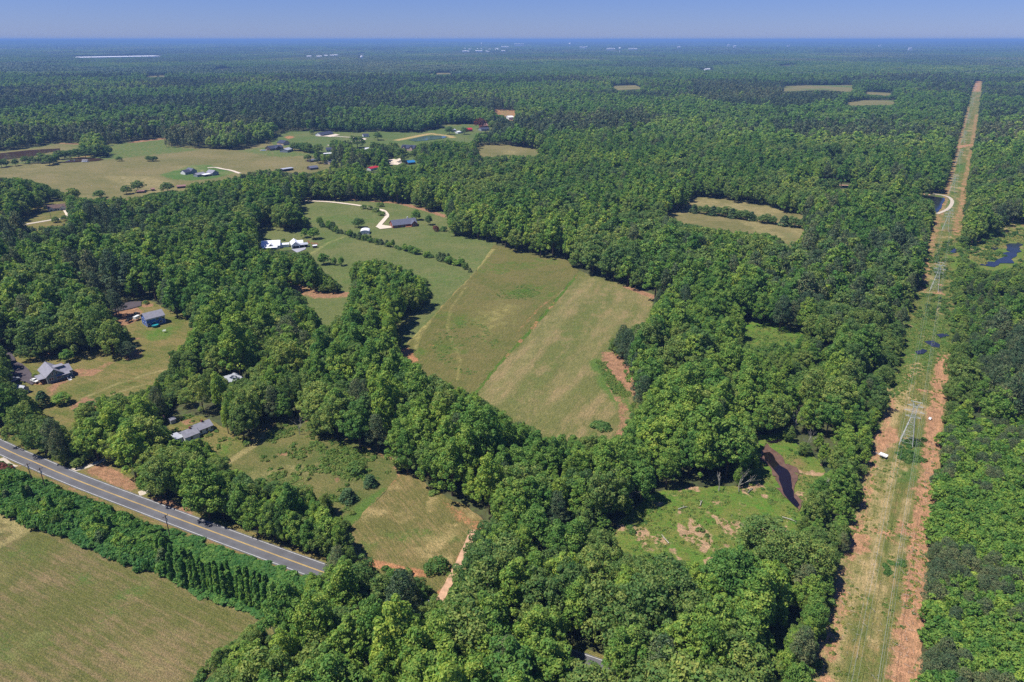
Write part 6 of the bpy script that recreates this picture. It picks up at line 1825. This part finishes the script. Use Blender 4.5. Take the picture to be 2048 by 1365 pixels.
# ------------------------------------------------------------------ pylons and wires
M['steel'] = pm('galvanised_steel', (208, 212, 208), 0.9, 0.5, 0.06, 0.4)
M['wire'] = pm('aluminium_wire', (170, 174, 172), 0.9, 0.5, 0.05, 0.4)
M['insul'] = pm('brown_insulator', (90, 70, 60), 0.8, 0.4)
PH = 20.6
ARMS = [(0.655, 2.9), (0.78, 3.9), (0.905, 3.0)]
def half_w(z):
    t = z / PH
    return 2.6 + (0.75 - 2.6) * min(t / 0.64, 1.0) if t < 0.64 else 0.75 - 0.2 * (t - 0.64)
def pylon_meshes():
    out = []
    for sx, sy in ((-1, -1), (1, -1), (1, 1), (-1, 1)):
        pts = [(sx * half_w(z), sy * half_w(z), z) for z in (-0.3, PH * 0.32, PH * 0.64, PH * 0.93)]
        out.append(('leg', MB().tube(pts, [0.14, 0.12, 0.10, 0.08], 4).mesh('leg', M['steel'])))
    br = MB()
    zs = [PH * t for t in (0.10, 0.27, 0.40, 0.50, 0.58, 0.655, 0.72, 0.78, 0.845, 0.905)]
    for a, b in zip(zs[:-1], zs[1:]):
        wa, wb = half_w(a), half_w(b)
        for s in (-1, 1):
            br.bar((-wa, s * wa, a), (wb, s * wb, b), 0.032).bar((wa, s * wa, a), (-wb, s * wb, b), 0.032)
            br.bar((s * wa, -wa, a), (s * wb, wb, b), 0.032).bar((s * wa, wa, a), (s * wb, -wb, b), 0.032)
    for z in (zs[0], zs[1], zs[3], zs[5]):
        w = half_w(z)
        for s in (-1, 1):
            br.bar((-w, s * w, z), (w, s * w, z), 0.04).bar((s * w, -w, z), (s * w, w, z), 0.06)
    out.append(('bracing', br.mesh('bracing', M['steel'])))
    for t, sp in ARMS:
        z = PH * t
        w = half_w(z)
        m = MB()
        for s in (-1, 1):
            tip = (s * sp, 0, z)
            for yy in (-w, w):
                m.bar((s * w, yy, z), tip, 0.055).bar((s * w, yy, z + 0.9), tip, 0.032)
            m.bar((s * (w + sp) / 2, -w / 2, z), (s * (w + sp) / 2, w / 2, z), 0.05)
        m.bar((-w, -w, z), (w, -w, z), 0.07).bar((-w, w, z), (w, w, z), 0.07)
        out.append(('cross_arm', m.mesh('cross_arm', M['steel'])))
    m = MB().bar((-2.1, 0, PH), (2.1, 0, PH), 0.11)
    for s in (-1, 1):
        for yy in (-0.6, 0.6):
            m.bar((s * 0.6, yy, PH * 0.905), (s * 1.5, 0, PH), 0.065)
    out.append(('top_bar', m.mesh('top_bar', M['steel'])))
    return out
PYM = pylon_meshes()
INS = MB().tube([(0, 0, 0), (0, 0, -1.3)], 0.09, 6).mesh('insulator', M['insul'])
TW = [at(1812, 889), at(1868, 583), at(1890, 463), at(1903, 386), at(1914.5, 330), at(1925, 287), at(1934, 247), at(1943, 212), at(1950, 184)]
TW = [TW[0] - (TW[1] - TW[0]) * 1.0] + TW
dirv = (TW[3] - TW[1]).normalized()
prz = math.atan2(dirv.y, dirv.x) - math.pi / 2
PL = ['steel lattice pylon below the picture', 'nearest lattice pylon, standing in low bushes of the cleared strip', 'second lattice pylon, above the puddles of the cleared strip', 'third lattice pylon, just below the white gravel loop', 'fourth lattice pylon, just beyond the white gravel loop', 'fifth lattice pylon, on the bright green patch of the strip', 'sixth lattice pylon, beyond the dirt crossing of the strip', 'seventh lattice pylon, far up the strip', 'eighth lattice pylon, near the far end of the strip', 'farthest lattice pylon, on the orange earth at the strip end']
for i, p in enumerate(TW):
    if i == 0: continue
    e = empty('pylon', (p.x, p.y, 0), prz)
    tag(e, PL[i], 'pylon', 'lattice pylons along the strip')
    ai = 0
    for nm, me in PYM:
        o = link(nm, me, e)
        if nm == 'cross_arm':
            t, sp = ARMS[ai]
            ai += 1
            for s in (-1, 1):
                link('insulator', INS, o, (s * sp, 0, PH * t))
ux = Vector((math.cos(prz), math.sin(prz)))
wi = 0
for t, sp in ARMS + [(1.0, 2.1)]:
    for s in (-1, 1):
        mb = MB()
        for a, b in zip(TW[:-1], TW[1:]):
            z = PH * t - (1.3 if t < 1 else 0)
            A_, B_ = a + ux * s * sp, b + ux * s * sp
            n = 14
            pts = []
            for j in range(n + 1):
                q = j / n
                c = A_ + (B_ - A_) * q
                pts.append((c.x, c.y, z - 4 * q * (1 - q) * (4.2 if t < 1 else 3.0)))
            mb.tube(pts, 0.014, 3)
        o = mb.build('power_line', M['wire'])
        nm = {0.655: 'bottom', 0.78: 'middle', 0.905: 'upper', 1.0: 'topmost'}[t]
        tag(o, f"{nm} {'left' if s < 0 else 'right'} power line strung along the pylons", 'wire', 'power lines on the pylons')

# ------------------------------------------------------------------ poles by the road
M['pole'] = pm('weathered_pole', (104, 90, 78), 0.85, 0.9, 0.2)
poles = []
for i, (x, y, h) in enumerate([(66, 966, 9.0), (93, 982, 10.5), (341, 1077, 10.0)]):
    p = at(x, y)
    poles.append((p, h))
    e = empty('utility_pole', (p.x, p.y, 0), R(-24))
    tag(e, ['left wooden utility pole of the close pair below the road', 'right wooden utility pole of the close pair below the road', 'single wooden utility pole halfway along the road bank'][i], 'utility pole', 'utility poles along the road')
    MB().tube([(0, 0, -0.3), (0, 0, h)], [0.2, 0.13], 8).build('pole', M['pole'], e)
    MB().box(-0.08, 0.08, -1.1, 1.1, h - 0.7, h - 0.55).build('crossarm', M['pole'], e)
    for yy in (-1.0, 0.0, 1.0):
        MB().tube([(0, yy, h - 0.55), (0, yy, h - 0.3)], 0.06, 6).build('insulator', M['insul'], e)
    MB().tube([(0.25, 0.1, h - 2.4), (0.25, 0.1, h - 1.5)], 0.22, 8).build('transformer', M['metal_g'], e)
for k, off in enumerate((-1.0, 1.0)):
    mb = MB()
    nv = Vector((math.sin(R(24)), math.cos(R(24)))) * off
    seq = [(poles[0][0] + (poles[0][0] - poles[2][0]) * 0.9, 9.0), poles[0], poles[1], poles[2], (poles[2][0] + (poles[2][0] - poles[1][0]) * 0.9, 10.0)]
    for (a, ha), (b, hb) in zip(seq[:-1], seq[1:]):
        a, b = a + nv, b + nv
        mb.tube([(a.x + (b.x - a.x) * q, a.y + (b.y - a.y) * q, ha + (hb - ha) * q - 0.3 - 3 * q * (1 - q)) for q in np.linspace(0, 1, 9)], 0.012, 3)
    tag(mb.build('utility_wire', M['pole']), ['road side utility wire along the paved road', 'bank side utility wire along the paved road'][k], 'wire', 'utility wires along the road')
for x, y, h, lab in ((58.5, 437, 9, 'leaning wooden pole left of the white house lawn'), (104, 443, 11, 'wooden pole in the lawn before the white house'), (929, 289, 10, 'thin wooden pole at the far road bend')):
    p = at(x, y)
    e = empty('utility_pole', (p.x, p.y, 0))
    tag(e, lab, 'utility pole')
    MB().tube([(0, 0, -0.3), (0, 0, h)], [0.2, 0.13], 6).build('pole', M['pole'], e)
    MB().box(-1.1, 1.1, -0.08, 0.08, h - 0.7, h - 0.55).build('crossarm', M['pole'], e)

# ------------------------------------------------------------------ vehicles
M['car_white'] = pm('white_car_paint', (236, 238, 238), 0.95, 0.3, 0.02, 0.5)
M['car_silver'] = pm('silver_car_paint', (160, 166, 172), 0.9, 0.3, 0.02, 0.5)
M['car_black'] = pm('black_car_paint', (26, 28, 32), 0.9, 0.25, 0.02, 0.5)
M['car_grey'] = pm('grey_car_paint', (72, 80, 84), 0.9, 0.3, 0.02, 0.5)
M['tyre'] = pm('tyre_rubber', (24, 24, 24), 0.8, 0.9)
M['rim'] = pm('wheel_rim', (150, 150, 152), 0.9, 0.4)
M['lamp_r'] = pm('tail_lamp', (150, 24, 24), 0.8, 0.3)
M['lamp_w'] = pm('head_lamp', (220, 220, 210), 0.9, 0.2)
def car(name, label, px, py, head, kind, paint, z=0.0):
    p = at(px, py)
    e = empty(name, (p.x, p.y, _zlay[0] + 0.02), head)
    tag(e, label, {'pickup': 'truck', 'suv': 'car', 'sedan': 'car'}[kind])
    if kind == 'sedan':
        Lc, Wc = 4.7, 1.82
        body = [(-2.35, 0.35), (2.3, 0.35), (2.36, 0.7), (1.2, 0.92), (-1.6, 0.98), (-2.35, 0.9)]
        cab = [(-1.75, 0.96), (1.05, 0.92), (0.35, 1.42), (-1.05, 1.44)]
    elif kind == 'suv':
        Lc, Wc = 5.0, 1.95
        body = [(-2.5, 0.4), (2.45, 0.4), (2.5, 0.85), (1.35, 1.1), (-2.45, 1.15)]
        cab = [(-2.42, 1.13), (1.2, 1.1), (0.55, 1.74), (-2.1, 1.78)]
    else:
        Lc, Wc = 5.6, 1.98
        body = [(-2.8, 0.45), (2.75, 0.45), (2.8, 0.95), (1.6, 1.15), (-2.8, 1.12)]
        cab = [(-0.85, 1.12), (1.5, 1.12), (0.85, 1.82), (-0.6, 1.84)]
    hw = Wc / 2
    MB().prism(body, 'y', -hw, hw).build('body', M[paint], e)
    g_ = MB().prism(cab, 'y', -hw + 0.14, hw - 0.14).build('windows', M['glass'], e)
    top = sorted(cab, key=lambda c: -c[1])[:2]
    xa, xb = min(t[0] for t in top), max(t[0] for t in top)
    MB().box(xa - 0.1, xb + 0.1, -hw + 0.1, hw - 0.1, max(t[1] for t in top) + 0.003, max(t[1] for t in top) + 0.07).build('roof', M[paint], e)
    if kind == 'pickup':
        MB().box(-2.7, -0.95, -hw + 0.15, hw - 0.15, 1.123, 1.16).build('bed', M['dark'], e)
    for x in (-Lc * 0.3, Lc * 0.3):
        for s in (-1, 1):
            wv = [(x + 0.36 * math.cos(a), 0.36 + 0.36 * math.sin(a)) for a in np.linspace(0, 2 * math.pi, 14, endpoint=False)]
            y0, y1 = sorted((s * (hw - 0.2), s * (hw + 0.03)))
            t_ = MB().prism(wv, 'y', y0, y1).build('wheel', M['tyre'], e)
            rv = [(x + 0.2 * math.cos(a), 0.36 + 0.2 * math.sin(a)) for a in np.linspace(0, 2 * math.pi, 10, endpoint=False)]
            y0, y1 = sorted((s * (hw + 0.0), s * (hw + 0.05)))
            MB().prism(rv, 'y', y0, y1).build('rim', M['rim'], t_)
    for s in (-1, 1):
        MB().box(body[2][0] - 0.12, body[2][0] + 0.02, s * (hw - 0.3) - 0.2, s * (hw - 0.3) + 0.2, body[2][1] - 0.16, body[2][1] + 0.01).build('headlight', M['lamp_w'], e)
        MB().box(body[0][0] - 0.02, body[0][0] + 0.1, s * (hw - 0.25) - 0.18, s * (hw - 0.25) + 0.18, 0.72, 0.88).build('tail_light', M['lamp_r'], e)
    return e
def heading(a, b):
    d = at(*b) - at(*a)
    return math.atan2(d.y, d.x)
car('white_car', 'white car parked beside the green house', 70.5, 766.5, heading((65, 765), (77, 769)), 'sedan', 'car_white')
car('silver_car', 'silver car parked at the shaded edge of the asphalt lot', 30, 764.5, heading((24, 767), (36, 762)), 'suv', 'car_silver')
car('black_car', 'black car parked on orange earth beside the blue house', 258.5, 645, heading((267, 640), (250, 650)), 'suv', 'car_black')
car('pickup_truck', 'dark grey pickup parked behind the white trailer', 272.5, 633.5, heading((264, 637), (280, 630)), 'pickup', 'car_grey')
p = at(274.5, 641)
e = empty('trailer', (p.x, p.y, _zlay[0]), heading((268, 643), (281, 637)))
tag(e, 'boxy white trailer between the black car and the blue house', 'trailer')
MB().box(-1.9, 1.9, -1.0, 1.0, 0.5, 2.1).build('body', M['car_white'], e)
MB().bar((-1.9, 0, 0.6), (-3.0, 0, 0.5), 0.07).build('drawbar', M['dark'], e)
for s in (-1, 1):
    MB().prism([(0.34 * math.cos(a), 0.34 + 0.34 * math.sin(a)) for a in np.linspace(0, 6.283, 12, endpoint=False)], 'y', s * 1.02 - 0.1, s * 1.02 + 0.1).build('wheel', M['tyre'], e)

# ------------------------------------------------------------------ small things
M['pool'] = pm('pool_liner', (50, 160, 170), 0.9, 0.3)
p = at(311, 654.5)
e = empty('round_pool', (p.x, p.y, _zlay[0]))
tag(e, 'round turquoise wading pool before the blue house', 'pool')
ring = [(2.0 * math.cos(a), 2.0 * math.sin(a)) for a in np.linspace(0, 2 * math.pi, 22, endpoint=False)]
MB().prism(ring, 'z', 0, 0.72).build('water', M['pool'], e)
mb = MB()
mb.tube([(x * 1.02, y * 1.02, 0.75) for x, y in ring + ring[:1]], 0.12, 6)
mb.build('rim', M['dark'], e)
def pool2():
    p = at(527, 302)
    e = empty('swimming_pool', (p.x, p.y, _zlay[0]))
    tag(e, 'small bright blue swimming pool beside the dark hipped house', 'pool')
    MB().box(-5, 5, -3.5, 3.5, 0, 0.25).build('paving', M['concrete'], e)
    MB().box(-3.8, 3.8, -2.4, 2.4, 0.1, 0.27).build('water', pm('pool_water_blue', (60, 150, 210), 0.9, 0.15), e)
pool2()
p = at(329.5, 665.5)
e = empty('garden_table', (p.x, p.y, _zlay[0]), 0.4)
tag(e, 'white garden table with benches on the lawn below the blue house', 'garden table')
MB().box(-0.9, 0.9, -0.4, 0.4, 0.7, 0.76).build('tabletop', M['trim'], e)
for s in (-1, 1):
    MB().box(-0.9, 0.9, s * 0.8 - 0.15, s * 0.8 + 0.15, 0.42, 0.47).build('bench', M['trim'], e)
for x in (-0.7, 0.7):
    MB().bar((x, -0.8, 0), (x, 0.2, 0.7), 0.05).bar((x, 0.8, 0), (x, -0.2, 0.7), 0.05).bar((x, -0.85, 0.4), (x, 0.85, 0.4), 0.04).build('leg', M['trim'], e)
p = at(263, 766)
e = empty('goal_frame', (p.x, p.y, _zlay[0]), 0.5)
tag(e, 'small leaning wooden frame on the dry lawn', 'frame')
MB().bar((-1.3, 0, 0), (-1.3, 0, 1.2), 0.09).bar((1.3, 0, 0), (1.3, 0, 1.2), 0.09).bar((-1.4, 0, 1.2), (1.4, 0, 1.2), 0.09).build('uprights', M['wood'], e)
MB().bar((-1.3, 0, 1.2), (-1.3, -1.2, 0), 0.08).bar((1.3, 0, 1.2), (1.3, -1.2, 0), 0.08).bar((-1.3, -1.2, 0.05), (1.3, -1.2, 0.05), 0.08).build('braces', M['wood'], e)
p = at(1758, 914)
e = empty('flatbed_trailer', (p.x, p.y, _zlay[0]), heading((1745, 908), (1775, 920)))
tag(e, 'white utility trailer left on the dirt beside the nearest pylon', 'trailer')
MB().box(-0.2, 3.0, -0.9, 0.9, 0.55, 0.7).build('bed', M['car_white'], e)
for s in (-1, 1):
    MB().box(-0.2, 3.0, s * 0.93 - 0.03, s * 0.93 + 0.03, 0.6, 1.15).build('side', M['car_white'], e)
    MB().prism([(1.6 + 0.34 * math.cos(a), 0.34 + 0.34 * math.sin(a)) for a in np.linspace(0, 6.283, 12, endpoint=False)], 'y', s * 1.06 - 0.09, s * 1.06 + 0.09).build('wheel', M['tyre'], e)
MB().bar((-0.2, 0.6, 0.6), (-2.2, 0, 0.5), 0.06).bar((-0.2, -0.6, 0.6), (-2.2, 0, 0.5), 0.06).build('drawbar', M['metal_g'], e)
p = at(1859.5, 841)
e = empty('scrap_pile', (p.x, p.y, _zlay[0]), 0.8)
tag(e, 'small white scrap heap beside the right dirt band', 'scrap')
MB().prism([(-0.9, 0), (0.9, 0), (0.6, 0.5), (-0.5, 0.7)], 'y', -0.5, 0.5).build('sheet', M['car_white'], e)
MB().bar((-1.2, 0.7, 0.1), (1.0, 0.9, 0.3), 0.08).build('plank', M['wood'], e)
# floating dock
p = at(170.5, 325)
e = empty('dock', (p.x, p.y, _zlay[0]))
tag(e, 'small blue white floating dock in the small brown pond', 'dock')
MB().box(-4, 4, -2, 2, 0, 0.6).build('deck', M['metal_w'], e)
for x in (-3.8, 3.8):
    MB().tube([(x, 0, 0), (x, 0, 2.2)], 0.12, 6).build('post', M['pole'], e)
MB().box(-3.9, 3.9, -1.6, 1.6, 2.2, 2.35).build('roof', M['metal_w'], e)
# mailbox at the gravel apron
p = at(307, 1000)
e = empty('mailbox', (p.x, p.y, _zlay[0]), R(-24))
tag(e, 'dark mailbox on a post beside the short gravel apron', 'mailbox')
MB().tube([(0, 0, -0.2), (0, 0, 1.1)], 0.06, 6).build('post', M['pole'], e)
MB().prism([(-0.14, 1.1), (0.14, 1.1), (0.14, 1.28), (0.08, 1.36), (-0.08, 1.36), (-0.14, 1.28)], 'y', -0.28, 0.28).build('box', M['car_black'], e)
# fallen trunks in the marsh and brush on the cleared strip
random.seed(71)
for i, (x, y, l, a) in enumerate([(1330, 1082, 5, 1.9), (1365, 1020, 4, 0.4), (1402, 1010, 3.5, 1.1), (1578, 1043, 5, -0.6), (1500, 985, 4, 0.8)]):
    p = at(x, y)
    e = empty('fallen_log', (p.x, p.y, _zlay[0] + 0.1), a)
    tag(e, 'pale fallen log lying in the green marsh meadow', 'log', 'fallen logs in the marsh')
    MB().tube([(-l / 2, 0, 0), (0, 0.12, 0.05), (l / 2, 0, 0)], [0.17, 0.15, 0.08], 7).build('stem', M['snag'], e)
    MB().tube([(0.2, 0.1, 0.05), (0.9, 0.8, 0.35)], [0.1, 0.04], 5).build('branch', M['snag'], e)
sl = MB()
g = np.random.default_rng(19)
for poly, n in (([(1700, 1100), (1765, 1100), (1760, 1365), (1650, 1365)], 60), ([(1800, 1090), (1850, 1040), (1830, 1365), (1770, 1365)], 110), ([(1730, 960), (1765, 900), (1800, 870), (1760, 960)], 25), ([(1850, 900), (1872, 850), (1868, 1000), (1845, 1040)], 40)):
    P = in_poly_points(poly, 1.0, 5, 60)
    for j in g.choice(len(P), min(n, len(P)), replace=False):
        l, a = g.uniform(0.2, 0.9), g.uniform(0, 3.14)
        x, y = P[j]
        sl.bar((x - l * math.cos(a), y - l * math.sin(a), _zlay[0] + 0.08), (x + l * math.cos(a), y + l * math.sin(a), _zlay[0] + 0.16), g.uniform(0.02, 0.045))
tag(sl.build('brush_litter', M['snag']), 'scattered pale branches and slash on the dirt of the cleared strip', 'brush', kind='stuff')
